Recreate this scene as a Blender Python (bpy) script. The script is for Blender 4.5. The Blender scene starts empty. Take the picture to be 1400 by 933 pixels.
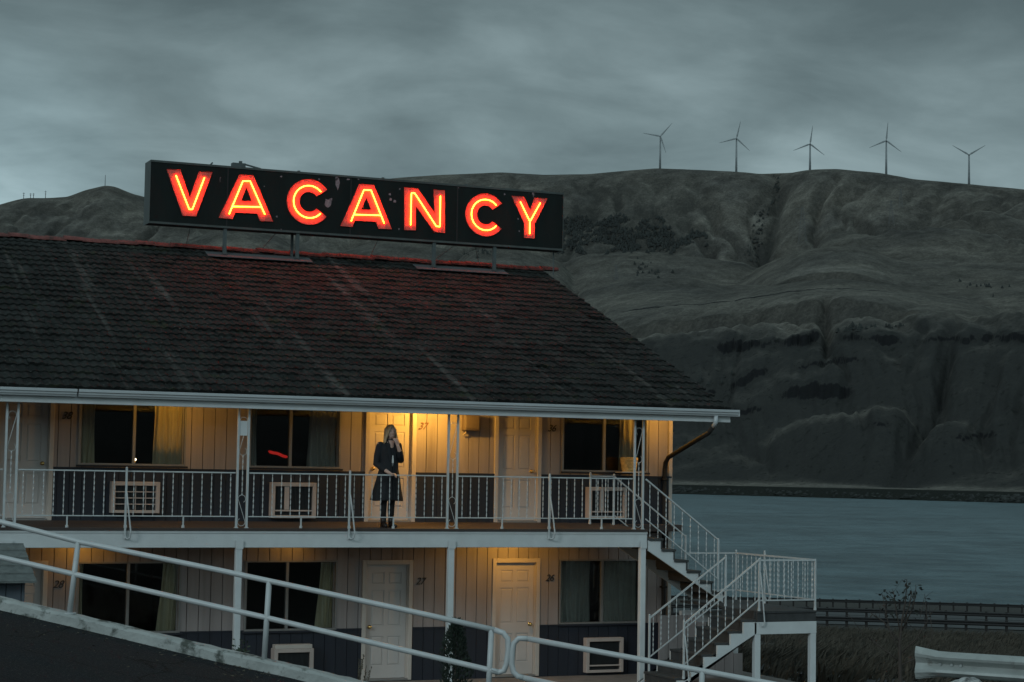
import bpy, bmesh, math, random
import numpy as np
from mathutils import Vector, Matrix, noise as mnoise
R = math.radians
rnd = random.Random(7)
scene = bpy.context.scene
COL = scene.collection

# ------------------------------------------------------------------ camera
F = 2600.0                      # focal length in pixels of the 1400 px wide photograph
ROLL = .016
_h = 276 - 6000 * ROLL
AX = np.array([6000, 276, F]); AX /= np.linalg.norm(AX)      # facade direction seen from the camera
AZ = np.array([ROLL, -1, _h / F]); AZ /= np.linalg.norm(AZ)  # up
AY = np.cross(AZ, AX)                                        # away from the facade
CAM = np.array([-11.0, -31.759, 3.70])
cam_data = bpy.data.cameras.new('camera')
cam = bpy.data.objects.new('camera', cam_data); COL.objects.link(cam)
right = Vector((AX[0], AY[0], AZ[0])); down = Vector((AX[1], AY[1], AZ[1])); fwd = Vector((AX[2], AY[2], AZ[2]))
m = Matrix.Identity(4)
for i in range(3):
    m[i][0], m[i][1], m[i][2], m[i][3] = right[i], -down[i], -fwd[i], CAM[i]
cam.matrix_world = m
cam_data.sensor_width = 36.0
cam_data.lens = F / 1400 * 36.0
cam_data.clip_start = 0.1; cam_data.clip_end = 60000
scene.camera = cam

# ------------------------------------------------------------------ world, sun, exposure
scene.view_settings.view_transform = 'Standard'
scene.view_settings.look = 'None'
scene.view_settings.exposure = 0.0
scene.view_settings.gamma = 1.0
scene.cycles.use_denoising = True
scene.cycles.sample_clamp_indirect = 4.0
scene.cycles.max_bounces = 8
scene.cycles.transparent_max_bounces = 12
SKY_LIGHT = 1.38
world = bpy.data.worlds.new("World"); scene.world = world
world.use_nodes = True
def ray_dir(px, py):
    d = np.array([px - 700.0, py - 466.5, F]); v_ = Vector((d @ AX, d @ AY, d @ AZ)); return v_.normalized()
def build_world():
    nt = world.node_tree; N = nt.nodes; L = nt.links
    N.clear()
    out = N.new('ShaderNodeOutputWorld'); bg = N.new('ShaderNodeBackground')
    tc = N.new('ShaderNodeTexCoord'); sep = N.new('ShaderNodeSeparateXYZ')
    L.new(tc.outputs['Generated'], sep.inputs[0])
    def math_(op, a, b=None, c=None, clamp=False):
        n = N.new('ShaderNodeMath'); n.operation = op; n.use_clamp = clamp
        for k, v in enumerate((a, b, c)):
            if v is None: continue
            if isinstance(v, (int, float)): n.inputs[k].default_value = v
            else: L.new(v, n.inputs[k])
        return n.outputs[0]
    z = math_('MAXIMUM', sep.outputs['Z'], 0.0)
    zz = math_('ADD', z, 0.22)
    px = math_('DIVIDE', sep.outputs['X'], zz); py = math_('DIVIDE', sep.outputs['Y'], zz)
    cmb = N.new('ShaderNodeCombineXYZ'); L.new(px, cmb.inputs[0]); L.new(py, cmb.inputs[1])
    mp = N.new('ShaderNodeMapping'); mp.inputs['Rotation'].default_value = (0, 0, R(28)); mp.inputs['Scale'].default_value = (1.5, 1.9, 1)
    mp.inputs['Location'].default_value = (2.3, .7, 0)
    L.new(cmb.outputs[0], mp.inputs[0])
    def noise(scale, detail, rough, dist):
        n = N.new('ShaderNodeTexNoise'); n.inputs['Scale'].default_value = scale; n.inputs['Detail'].default_value = detail
        n.inputs['Roughness'].default_value = rough; n.inputs['Distortion'].default_value = dist
        L.new(mp.outputs[0], n.inputs['Vector']); return n.outputs['Fac']
    n1 = noise(.85, 6, .52, .5); n2 = noise(2.6, 6, .55, .35)
    f = math_('ADD', math_('MULTIPLY', n1, .66), math_('MULTIPLY', n2, .34))
    ramp = N.new('ShaderNodeValToRGB'); L.new(f, ramp.inputs[0])
    e = ramp.color_ramp.elements
    e[0].position = .385; e[0].color = (.098, .143, .158, 1)
    e[1].position = .62; e[1].color = (.222, .302, .324, 1)
    k = ramp.color_ramp.elements.new(.5); k.color = (.150, .211, .229, 1)
    # the cloud deck thins towards the horizon and is darker overhead ahead; it is brightest behind the camera
    up = N.new('ShaderNodeMapRange'); up.inputs['From Min'].default_value = .0; up.inputs['From Max'].default_value = .26
    up.inputs['To Min'].default_value = 1.38; up.inputs['To Max'].default_value = .72; up.interpolation_type = 'SMOOTHSTEP'
    L.new(z, up.inputs[0])
    # direction towards the afterglow (behind and left of the camera)
    dot = N.new('ShaderNodeVectorMath'); dot.operation = 'DOT_PRODUCT'
    L.new(tc.outputs['Generated'], dot.inputs[0]); dot.inputs[1].default_value = Vector((-.25, -.85, .36)).normalized()
    glow = N.new('ShaderNodeMapRange'); glow.interpolation_type = 'SMOOTHSTEP'
    glow.inputs['From Min'].default_value = -.1; glow.inputs['From Max'].default_value = 1.0
    glow.inputs['To Min'].default_value = 1.0; glow.inputs['To Max'].default_value = 2.4
    L.new(dot.outputs['Value'], glow.inputs[0])
    gap = N.new('ShaderNodeVectorMath'); gap.operation = 'DOT_PRODUCT'; L.new(tc.outputs['Generated'], gap.inputs[0])
    gd = ray_dir(-25, 240); gap.inputs[1].default_value = gd
    gr_ = N.new('ShaderNodeMapRange'); gr_.interpolation_type = 'SMOOTHSTEP'; gr_.inputs['From Min'].default_value = .9955; gr_.inputs['From Max'].default_value = 1.0
    gr_.inputs['To Min'].default_value = 1.0; gr_.inputs['To Max'].default_value = 1.5; L.new(gap.outputs['Value'], gr_.inputs[0])
    br = math_('MULTIPLY', math_('MULTIPLY', math_('MULTIPLY', up.outputs[0], glow.outputs[0]), SKY_LIGHT), gr_.outputs[0])
    vm = N.new('ShaderNodeVectorMath'); vm.operation = 'SCALE'; L.new(ramp.outputs[0], vm.inputs[0]); L.new(br, vm.inputs['Scale'])
    sky = N.new('ShaderNodeTexSky'); sky.sky_type = 'NISHITA'; sky.sun_disc = False
    sky.sun_elevation = R(3); sky.sun_rotation = R(197); sky.air_density = 1.5; sky.dust_density = 2.0
    bg2 = N.new('ShaderNodeBackground'); L.new(sky.outputs[0], bg2.inputs[0]); bg2.inputs[1].default_value = .05
    L.new(vm.outputs[0], bg.inputs[0]); bg.inputs[1].default_value = 1.0
    mix = N.new('ShaderNodeMixShader'); mix.inputs[0].default_value = .93
    L.new(bg2.outputs[0], mix.inputs[1]); L.new(bg.outputs[0], mix.inputs[2])
    L.new(mix.outputs[0], out.inputs[0])
build_world()
sun_d = bpy.data.lights.new('sun', 'SUN'); sun_d.energy = .72; sun_d.angle = R(14); sun_d.color = (.82, .95, 1.0)
sun = bpy.data.objects.new('sun', sun_d); COL.objects.link(sun)
sun.rotation_euler = Vector((.74, .52, -.40)).to_track_quat('-Z', 'Y').to_euler()

# ------------------------------------------------------------------ pixel rays -> world points
def ray(px, py):
    d = np.array([px - 700.0, py - 466.5, F]); return np.array([d @ AX, d @ AY, d @ AZ])
def on_y(px, py, y):
    d = ray(px, py); return Vector(d * ((y - CAM[1]) / d[1]) + CAM)
def on_r(px, py, rr):
    d = ray(px, py); return Vector(d * (rr / math.hypot(d[0], d[1])) + CAM)
def on_line(px, py, a, b):
    d = ray(px, py); n = np.array([b[1] - a[1], a[0] - b[0], 0.0]); p = np.array([a[0], a[1], 0.0])
    return Vector(d * ((p - CAM) @ n / (d @ n)) + CAM)

# ------------------------------------------------------------------ materials
MATS = {}
def mat(name, base=(.5, .5, .5), rough=.7, metal=0.0, var=.25, scale=6.0, stretch=(1, 1, 1), bump=.0, bscale=40.0, dark=None, dark_at=(.55, .7), dscale=3.0, spec=.5, emit=None, estr=0, detail=6):
    """principled surface with procedural tone variation, optional stains (dark) and fine bump, in object coordinates"""
    if name in MATS: return MATS[name]
    mt = bpy.data.materials.new(name); MATS[name] = mt; mt.use_nodes = True
    nt = mt.node_tree; N = nt.nodes; L = nt.links
    b = N['Principled BSDF']; b.inputs['Roughness'].default_value = rough; b.inputs['Metallic'].default_value = metal
    b.inputs['Specular IOR Level'].default_value = spec
    tc = N.new('ShaderNodeTexCoord'); mp = N.new('ShaderNodeMapping'); mp.inputs['Scale'].default_value = stretch
    geo = N.new('ShaderNodeNewGeometry')
    L.new(geo.outputs['Position'], mp.inputs[0])
    n = N.new('ShaderNodeTexNoise'); n.inputs['Scale'].default_value = scale; n.inputs['Detail'].default_value = detail; n.inputs['Roughness'].default_value = .6
    L.new(mp.outputs[0], n.inputs['Vector'])
    rp = N.new('ShaderNodeValToRGB'); L.new(n.outputs['Fac'], rp.inputs[0])
    lo = [c * (1 - var) for c in base] + [1]; hi = [min(1, c * (1 + var)) for c in base] + [1]
    rp.color_ramp.elements[0].position = .3; rp.color_ramp.elements[1].position = .7
    rp.color_ramp.elements[0].color = lo; rp.color_ramp.elements[1].color = hi
    col = rp.outputs[0]
    if dark:
        n2 = N.new('ShaderNodeTexNoise'); n2.inputs['Scale'].default_value = dscale; n2.inputs['Detail'].default_value = 8; n2.inputs['Roughness'].default_value = .65
        L.new(mp.outputs[0], n2.inputs['Vector'])
        r2 = N.new('ShaderNodeValToRGB'); L.new(n2.outputs['Fac'], r2.inputs[0])
        r2.color_ramp.elements[0].position = dark_at[0]; r2.color_ramp.elements[1].position = dark_at[1]
        mx = N.new('ShaderNodeMix'); mx.data_type = 'RGBA'
        L.new(r2.outputs[0], mx.inputs[0]); L.new(col, mx.inputs[6]); mx.inputs[7].default_value = (*dark, 1)
        col = mx.outputs[2]
    L.new(col, b.inputs['Base Color'])
    if bump:
        nb = N.new('ShaderNodeTexNoise'); nb.inputs['Scale'].default_value = bscale; nb.inputs['Detail'].default_value = 5
        L.new(mp.outputs[0], nb.inputs['Vector'])
        bp = N.new('ShaderNodeBump'); bp.inputs['Strength'].default_value = bump; bp.inputs['Distance'].default_value = .02
        L.new(nb.outputs['Fac'], bp.inputs['Height']); L.new(bp.outputs[0], b.inputs['Normal'])
    if emit:
        b.inputs['Emission Color'].default_value = (*emit, 1); b.inputs['Emission Strength'].default_value = estr
    return mt

M_white = mat('white_paint', (.54, .565, .565), .55, var=.07, scale=3, dark=(.16, .15, .13), dark_at=(.66, .80), dscale=2.2, bump=.08)
M_iron = mat('white_iron_paint', (.46, .485, .485), .45, var=.08, scale=9, dark=(.2, .13, .09), dark_at=(.68, .78), dscale=14)
M_pipe = mat('pipe_paint', (.44, .465, .465), .4, var=.07, scale=5, dark=(.16, .13, .1), dark_at=(.68, .76), dscale=9, bump=.05)
M_trim = mat('door_trim_paint', (.50, .45, .40), .5, var=.05, scale=4, dark=(.25, .2, .17), dark_at=(.68, .85), dscale=4)
M_door = mat('door_paint', (.51, .47, .44), .5, var=.05, scale=2, dark=(.3, .26, .23), dark_at=(.66, .9), dscale=2.5)
M_board = mat('beige_board_paint', (.30, .268, .258), .65, var=.15, scale=4.6, stretch=(1, 1, .06), dark=(.15, .125, .115), dark_at=(.58, .82), dscale=2.6, bump=.06)
M_groove = mat('board_groove', (.05, .043, .04), .8, var=.1)
M_wains = mat('navy_board_paint', (.012, .0155, .025), .6, var=.2, scale=4.6, stretch=(1, 1, .08), bump=.06)
M_alu = mat('window_aluminium', (.24, .235, .225), .5, .3, var=.08)
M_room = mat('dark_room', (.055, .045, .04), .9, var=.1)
M_curtain = mat('curtain_cloth', (.74, .64, .46), .9, var=.1, scale=10, stretch=(1, 1, .2))
M_gcurtain = mat('grey_curtain_cloth', (.55, .54, .50), .9, var=.1, scale=10, stretch=(1, 1, .2))
M_deck = mat('deck_paint', (.045, .033, .029), .75, var=.2, scale=4, bump=.1)
M_tread = mat('tread_wood', (.04, .042, .042), .8, var=.25, scale=8, bump=.15)
M_soffit = mat('soffit_paint', (.42, .40, .37), .7, var=.06)
M_under = mat('deck_underside', (.11, .10, .095), .85, var=.2)
M_gutter = mat('gutter_metal', (.47, .50, .51), .35, var=.06, scale=2, dark=(.2, .2, .19), dark_at=(.66, .85), dscale=3)
M_brown = mat('downspout_metal', (.03, .029, .028), .8, spec=.15, var=.12, scale=5)
M_brass = mat('brass', (.7, .5, .2), .25, 1.0, var=.1)
M_black = mat('black_iron', (.02, .02, .02), .5, var=.15)
M_conc = mat('kerb_concrete', (.33, .35, .335), .85, var=.15, scale=3, dark=(.06, .07, .06), dark_at=(.52, .62), dscale=3.5, bump=.5, bscale=25)
M_asph = mat('asphalt', (.017, .019, .021), .95, spec=.15, var=.35, scale=30, dark=(.018, .019, .018), dark_at=(.5, .7), dscale=.8, bump=.6, bscale=120)
M_walk = mat('walk_concrete', (.2, .18, .165), .9, var=.2, scale=3, bump=.2)
M_acbox = mat('ac_sleeve_paint', (.44, .37, .33), .55, var=.08)
M_acgrille = mat('ac_dark_fins', (.03, .032, .034), .5, var=.2, scale=30)
M_metal = mat('grey_galvanised', (.33, .36, .35), .45, .35, var=.15, scale=6, dark=(.12, .12, .11), dark_at=(.6, .75), dscale=7)
M_darkmetal = mat('dark_weathered_steel', (.010, .010, .010), .7, var=.3, scale=5)
M_signbody = mat('sign_black_enamel', (.006, .010, .009), .6, var=.25, scale=4, stretch=(1, 1, .25), spec=.2, dark=(.26, .19, .20), dark_at=(.665, .68), dscale=3.2)
M_signside = mat('sign_side_enamel', (.05, .062, .058), .5, var=.25, scale=4, stretch=(1, 1, .4))
M_signpost = mat('sign_post_steel', (.06, .075, .075), .6, var=.2)
M_letter = mat('letter_faded_paint', (.46, .10, .078), .6, var=.3, scale=14, dark=(.28, .045, .03), dark_at=(.55, .75), dscale=9)
M_flash = mat('roof_flashing_metal', (.06, .066, .07), .7, .0, var=.12)
M_leaf = mat('dark_leaf', (.03, .05, .03), .7, var=.3, scale=8)
M_conifer = mat('conifer_leaf', (.016, .028, .019), .8, var=.4, scale=12)
M_twig = mat('twig_bark', (.05, .04, .033), .85, var=.2)
M_dryweed = mat('dry_weed', (.10, .085, .06), .9, var=.3)
M_rock = mat('pale_rock', (.40, .41, .40), .9, var=.3, scale=6, dark=(.1, .1, .095), dark_at=(.5, .62), dscale=10, bump=.6)
M_shingle = mat('shed_shingle', (.12, .135, .13), .9, var=.25, scale=10, bump=.4)
M_shedwall = mat('shed_blue_board', (.075, .095, .115), .7, var=.12, scale=4, stretch=(1, 1, .3))
M_turbine = mat('turbine_paint', (.17, .19, .195), .5, var=.03)
M_pylon = mat('pylon_steel', (.07, .075, .075), .7, var=.1)
M_timber = mat('guard_timber', (.013, .012, .011), .9, var=.3, scale=9)

def emit_mat(name, col, strength):
    mt = bpy.data.materials.new(name); mt.use_nodes = True; nt = mt.node_tree
    b = nt.nodes['Principled BSDF']; b.inputs['Base Color'].default_value = (.8, .5, .4, 1)
    b.inputs['Emission Color'].default_value = (*col, 1); b.inputs['Emission Strength'].default_value = strength
    return mt
M_neon = emit_mat('red_neon_tube', (1.0, .082, .004), 88.0)
M_lampglass = emit_mat('amber_lamp_glass', (1.0, .50, .10), 14.0)
M_redreflect = emit_mat('red_reflection_glow', (1.0, .02, .015), .35)  # stands for a red reflection in the window glass
M_glint = emit_mat('glint_bulb_glow', (1.0, .75, .45), 9.0)  # added glow for a lamp's glint on the glass

def glass_mat():
    mt = bpy.data.materials.new('window_glass'); mt.use_nodes = True; nt = mt.node_tree; N = nt.nodes; L = nt.links
    N.clear(); out = N.new('ShaderNodeOutputMaterial'); mx = N.new('ShaderNodeMixShader')
    t = N.new('ShaderNodeBsdfTransparent'); t.inputs[0].default_value = (.86, .88, .87, 1)
    g = N.new('ShaderNodeBsdfGlossy'); g.inputs['Roughness'].default_value = .02
    fr = N.new('ShaderNodeFresnel'); fr.inputs['IOR'].default_value = 1.5
    L.new(fr.outputs[0], mx.inputs[0]); L.new(t.outputs[0], mx.inputs[1]); L.new(g.outputs[0], mx.inputs[2]); L.new(mx.outputs[0], out.inputs[0])
    return mt
M_glass = glass_mat()

# ------------------------------------------------------------------ mesh builder
class MB:
    def __init__(s): s.bm = bmesh.new()
    def face(s, pts):
        vs = [s.bm.verts.new(p) for p in pts]
        try: return s.bm.faces.new(vs)
        except ValueError: return None
    def box(s, x0, x1, y0, y1, z0, z1, bev=0):
        vs = [s.bm.verts.new((x, y, z)) for x in (x0, x1) for y in (y0, y1) for z in (z0, z1)]
        fs = [s.bm.faces.new([vs[i] for i in q]) for q in ((0, 1, 3, 2), (4, 6, 7, 5), (0, 4, 5, 1), (2, 3, 7, 6), (0, 2, 6, 4), (1, 5, 7, 3))]
        if bev:
            es = list({e for f in fs for e in f.edges}); bmesh.ops.bevel(s.bm, geom=es, offset=bev, segments=1, affect='EDGES')
        return s
    def ring_loft(s, rings, cap=True, closed=False):
        rv = [[s.bm.verts.new(p) for p in r] for r in rings]; n = len(rv[0])
        rr = list(zip(rv[:-1], rv[1:])) + ([(rv[-1], rv[0])] if closed else [])
        for a, b in rr:
            for i in range(n):
                s.bm.faces.new((a[i], a[(i + 1) % n], b[(i + 1) % n], b[i]))
        if cap and not closed:
            s.bm.faces.new(list(reversed(rv[0]))); s.bm.faces.new(rv[-1])
        return s
    def tube(s, pts, r, n=8, closed=False, cap=True):
        pts = [Vector(p) for p in pts]; rs = r if isinstance(r, (list, tuple)) else [r] * len(pts)
        rings = []; K = len(pts); prev = None
        for i, p in enumerate(pts):
            if closed: t = pts[(i + 1) % K] - pts[i - 1]
            else: t = pts[min(i + 1, K - 1)] - pts[max(i - 1, 0)]
            t.normalize()
            if prev is None:
                ref = Vector((0, 0, 1)) if abs(t.z) < .9 else Vector((1, 0, 0))
                u = t.cross(ref).normalized()
            else:
                u = (prev - t * prev.dot(t)).normalized()
            prev = u; v = t.cross(u)
            rings.append([p + (u * math.cos(2 * math.pi * k / n) + v * math.sin(2 * math.pi * k / n)) * rs[i] for k in range(n)])
        return s.ring_loft(rings, cap, closed)
    def bar(s, a, b, w, d=None):
        """square bar from a to b"""
        a, b = Vector(a), Vector(b); d = d or w; t = (b - a).normalized()
        ref = Vector((0, 1, 0)) if abs(t.y) < .9 else Vector((1, 0, 0))
        u = t.cross(ref).normalized(); v = t.cross(u)
        q = lambda p: [p + u * w / 2 + v * d / 2, p - u * w / 2 + v * d / 2, p - u * w / 2 - v * d / 2, p + u * w / 2 - v * d / 2]
        return s.ring_loft([q(a), q(b)])
    def prism_y(s, pts, y0, y1):
        """polygon in x,z extruded along y"""
        a = [s.bm.verts.new((p[0], y0, p[1])) for p in pts]; b = [s.bm.verts.new((p[0], y1, p[1])) for p in pts]; n = len(pts)
        fa = s.bm.faces.new(a); fb = s.bm.faces.new(list(reversed(b)))
        for i in range(n): s.bm.faces.new((a[i], b[i], b[(i + 1) % n], a[(i + 1) % n]))
        bmesh.ops.triangulate(s.bm, faces=[fa, fb]); return s
    def sphere(s, c, r, seg=12, rng=8, sc=(1, 1, 1), rot=None):
        mt = Matrix.Translation(c) @ (rot.to_matrix().to_4x4() if rot else Matrix.Identity(4)) @ Matrix.Diagonal((sc[0], sc[1], sc[2], 1))
        bmesh.ops.create_uvsphere(s.bm, u_segments=seg, v_segments=rng, radius=r, matrix=mt); return s
    def build(s, name, material, parent=None, smooth=False, origin=None):
        bmesh.ops.recalc_face_normals(s.bm, faces=s.bm.faces)
        o_w = Vector(origin) if origin is not None else (WL.get(parent.name, Vector()) if parent else Vector())
        if o_w.length: bmesh.ops.translate(s.bm, verts=s.bm.verts, vec=-o_w)
        me = bpy.data.meshes.new(name); s.bm.to_mesh(me); s.bm.free()
        if smooth: me.polygons.foreach_set('use_smooth', [True] * len(me.polygons))
        me.materials.append(material)
        return link(name, me, parent, o_w)
WL = {}
def link(name, me, parent, o_w):
    o = bpy.data.objects.new(name, me); COL.objects.link(o)
    if parent:
        o.parent = parent; o.location = o_w - WL[parent.name]
    else: o.location = o_w
    WL[o.name] = Vector(o_w); return o
def tag(o, label, cat, group=None):
    o['label'] = label; o['category'] = cat
    if group: o['group'] = group
    return o
def thing(name, label, cat, loc=(0, 0, 0), group=None):
    o = bpy.data.objects.new(name, None); COL.objects.link(o); o.location = loc; o.empty_display_size = .1
    WL[o.name] = Vector(loc); return tag(o, label, cat, group)
def struct(o): o['kind'] = 'structure'; return o
def dup(o, parent, o_w):
    """linked copy of one object (no children) at a world location"""
    c = o.copy(); COL.objects.link(c); c.parent = parent
    c.location = Vector(o_w) - (WL[parent.name] if parent else Vector()); WL[c.name] = Vector(o_w); return c
def subtract(rect, holes):
    rects = [rect]
    for h in holes:
        out = []
        for (x0, x1, z0, z1) in rects:
            hx0, hx1, hz0, hz1 = h
            if hx0 >= x1 - 1e-6 or hx1 <= x0 + 1e-6 or hz0 >= z1 - 1e-6 or hz1 <= z0 + 1e-6: out.append((x0, x1, z0, z1)); continue
            if hz0 > z0: out.append((x0, x1, z0, hz0))
            if hz1 < z1: out.append((x0, x1, hz1, z1))
            a, b = max(z0, hz0), min(z1, hz1)
            if hx0 > x0: out.append((x0, hx0, a, b))
            if hx1 < x1: out.append((hx1, x1, a, b))
        rects = out
    return rects

# ================================================================== the motel
XL, XR, YB = -14.0, 6.10, 12.8
Z2, ZS = 2.80, 2.42           # upper floor, underside of the deck beam
CEIL = 4.99
EY, EZ, RY, RZ = -1.93, 4.91, 6.40, 8.17
motel = thing('motel', 'two storey beige motel with tiled roof, white balcony and numbered doors', 'motel', (0, 0, 0))
# openings: doors and windows (x0, x1, z0, z1)
DOORS = [('38', -6.36, -5.41, Z2, 4.92, 'R'), ('37', .0, .95, Z2, 4.92, 'L'), ('36', 2.47, 3.40, Z2, 4.92, 'R'),
         ('28', -6.40, -5.44, .03, 2.14, 'R'), ('27', 0, .94, .03, 2.13, 'L'), ('26', 2.47, 3.41, .03, 2.15, 'R')]
WINS = [('38', -5.01, -3.20, 3.72, 4.90, -4.08), ('37', -2.11, -.45, 3.72, 4.90, -1.36), ('36', 3.82, 5.59, 3.74, 4.90, 4.69),
        ('28', -4.97, -3.22, .93, 2.12, -4.11), ('27', -2.12, -.46, .93, 2.13, -1.36), ('26', 3.80, 5.50, .95, 2.13, 4.68)]
HOLES = [(d[1], d[2], d[3], d[4]) for d in DOORS] + [(w[1], w[2], w[3], w[4]) for w in WINS]
WT = {1: .93, 2: 3.66}        # tops of the wainscot

def board_wall(z0, z1, yf, name, m, pitch=.203, gap=.012, phase=.07):
    b = MB(); x = XL - phase
    while x < XR:
        x0, x1 = max(x + gap / 2, XL), min(x + pitch - gap / 2, XR)
        j = rnd.uniform(-.002, .002)
        if x1 > x0:
            for (a, c, d, e) in subtract((x0, x1, z0, z1), HOLES): b.box(a, c, yf + j, yf + .03, d, e)
        x += pitch
    return b.build(name, m, motel)
board_wall(WT[1], 2.62, 0, 'wall', M_board); board_wall(WT[2], CEIL, 0, 'wall', M_board)
board_wall(-.10, WT[1], -.022, 'wainscot', M_wains, .203, .008); board_wall(Z2 - .02, WT[2], -.022, 'wainscot', M_wains, .203, .008)
b = MB()
for (a, c, d, e) in subtract((XL, XR, -.3, CEIL), HOLES): b.box(a, c, .031, .12, d, e)
b.build('wall_backing', M_groove, motel)
b = MB()
for z in (WT[1], WT[2]):
    for (a, c, d, e) in subtract((XL, XR, z - .012, z + .018), HOLES): b.box(a, c, -.034, -.003, d, e)
b.build('wainscot_cap', M_wains, motel)
b = MB(); b.box(XR - .06, XR + .012, -.026, .01, -.1, CEIL); b.build('corner_board', M_trim, motel)
# end walls, back wall
def gable(x0, x1):
    g = MB(); s = (RZ - EZ) / (RY - EY)
    zf = EZ + s * (.125 - EY) - .12; zb = zf
    pts = [(.125, -4), (YB, -4), (YB, zf), (RY, RZ - .12), (.125, zf)]
    a = [g.bm.verts.new((x0, p[0], p[1])) for p in pts]; c = [g.bm.verts.new((x1, p[0], p[1])) for p in pts]
    g.bm.faces.new(a); g.bm.faces.new(list(reversed(c)))
    for i in range(5): g.bm.faces.new((a[i], c[i], c[(i + 1) % 5], a[(i + 1) % 5]))
    return g
g = gable(XR - .12, XR)
g.build('end_wall', M_board, motel); gable(XL, XL + .12).build('end_wall', M_board, motel)
MB().box(XL, XR, YB - .15, YB - .002, -4, 5.6).build('back_wall', M_board, motel)
# interiors: floors and a partition so that the rooms are dark boxes behind the glass
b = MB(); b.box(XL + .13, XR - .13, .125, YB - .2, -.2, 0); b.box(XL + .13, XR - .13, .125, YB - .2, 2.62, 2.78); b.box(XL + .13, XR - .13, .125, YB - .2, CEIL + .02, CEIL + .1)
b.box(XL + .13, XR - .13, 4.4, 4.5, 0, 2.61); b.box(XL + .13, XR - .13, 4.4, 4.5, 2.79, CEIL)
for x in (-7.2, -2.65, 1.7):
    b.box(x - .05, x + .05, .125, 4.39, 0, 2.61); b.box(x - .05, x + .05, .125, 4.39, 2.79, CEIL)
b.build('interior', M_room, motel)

# doors
def six_panel(d, x0, x1, y, z0, z1):
    """leaf with six sunken and raised panels on its front (y = front face, facing -y)"""
    w, h = x1 - x0, z1 - z0
    cols = [(x0 + .13 * w, x0 + .45 * w), (x0 + .55 * w, x0 + .87 * w)]
    rows = [(z0 + .11 * h, z0 + .37 * h), (z0 + .46 * h, z0 + .78 * h), (z0 + .83 * h, z0 + .94 * h)]
    holes = [(a, c, e, f) for a, c in cols for e, f in rows]
    for (a, c, e, f) in subtract((x0, x1, z0, z1), holes): d.box(a, c, y, y + .04, e, f)
    for (a, c, e, f) in holes:
        d.box(a, c, y + .014, y + .04, e, f)
        i = .035
        q = lambda k, yy: [(a + k, yy, e + k), (c - k, yy, e + k), (c - k, yy, f - k), (a + k, yy, f - k)]
        d.ring_loft([q(.012, y + .0145), q(i, y + .004), q(i + .004, y + .004)])
ROOMWORD = {}
for (num, x0, x1, z0, z1, hs) in DOORS:
    fr = MB(); t = .075
    fr.box(x0, x0 + t, -.035, .10, z0, z1, .004); fr.box(x1 - t, x1, -.035, .10, z0, z1, .004); fr.box(x0 + t, x1 - t, -.035, .10, z1 - t, z1, .004)
    fr.box(x0 + t, x0 + t + .015, .03, .10, z0, z1 - t); fr.box(x1 - t - .015, x1 - t, .03, .10, z0, z1 - t); fr.box(x0 + t + .015, x1 - t - .015, .03, .1, z1 - t - .015, z1 - t)
    fr.build('door_frame', M_trim, motel)
    MB().box(x0 + t, x1 - t, -.05, .10, z0 - .005, z0 + .03, .004).build('threshold', M_alu, motel)
    d = MB(); six_panel(d, x0 + t + .018, x1 - t - .018, .055, z0 + .035, z1 - t - .018)
    dr = d.build('door', M_door, motel)
    kx = x1 - t - .09 if hs == 'R' else x0 + t + .09
    k = MB(); k.tube([(kx, .055, z0 + .93), (kx, .045, z0 + .93)], .034, 14); k.tube([(kx, .045, z0 + .93), (kx, .01, z0 + .93)], .012, 10)
    k.sphere((kx, -.004, z0 + .93), .03, 14, 8, (1, .8, 1)); k.build('handle', M_brass, dr, True)

# windows
CURT = {'38': ('tan', -3.66, -3.24), '37': ('grey', -.95, -.49), '36': ('tan', 5.0, 5.4), '28': ('tan', -3.58, -3.26), '27': ('tan', -.72, -.5), '26': ('grey', 4.85, 5.46)}
for (num, x0, x1, z0, z1, xm) in WINS:
    fr = MB(); t = .03; up = num[0] == '3'
    fr.box(x0, x0 + t, -.018, .09, z0, z1); fr.box(x1 - t, x1, -.018, .09, z0, z1); fr.box(x0 + t, x1 - t, -.018, .09, z1 - t, z1); fr.box(x0 + t, x1 - t, -.018, .09, z0, z0 + t)
    fr.box(xm - .024, xm + .024, -.008, .08, z0 + t, z1 - t)
    fr.box(x0 + t, x0 + t + .025, .02, .05, z0 + t, z1 - t); fr.box(x1 - t - .025, x1 - t, .05, .08, z0 + t, z1 - t)
    w = fr.build('window', M_alu, motel)
    MB().box(x0 - .03, x1 + .03, -.07, -.036, z0 - .035, z0 - .002, .004).build('sill', M_wains, motel)
    MB().box(x0 + t, xm - .028, .034, .04, z0 + t, z1 - t).build('pane', M_glass, w)
    MB().box(xm + .028, x1 - t, .055, .061, z0 + t, z1 - t).build('pane', M_glass, w)
def curtain(x0, x1, z0, z1, colour, label, spread=0, y=.13):
    c = MB(); n = 64; rows = 8; amp = .035
    folds = max(3, int((x1 - x0) / .085)); ph = rnd.random() * 6
    for side in (0,):
        rings = []
        for j in range(rows + 1):
            t = j / rows; z = z1 + (z0 - z1) * t; row = []
            for i in range(n + 1):
                u = i / n; x = x0 - spread * t * (1 - u) + (x1 - x0) * u + .012 * math.sin(5 * t + u * 9)
                row.append(c.bm.verts.new((x, y + amp * math.sin(u * folds * 2 * math.pi + ph + .4 * math.sin(3 * t)) * (.8 + .3 * math.sin(u * 17 + ph)), z)))
            rings.append(row)
        for a, bb in zip(rings[:-1], rings[1:]):
            for i in range(n): c.bm.faces.new((a[i], a[i + 1], bb[i + 1], bb[i]))
    o = c.build('curtain', M_curtain if colour == 'tan' else M_gcurtain, None, True)
    md = o.modifiers.new('thickness', 'SOLIDIFY'); md.thickness = .004
    return tag(o, label, 'curtain', 'curtains inside the motel windows')
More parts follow.
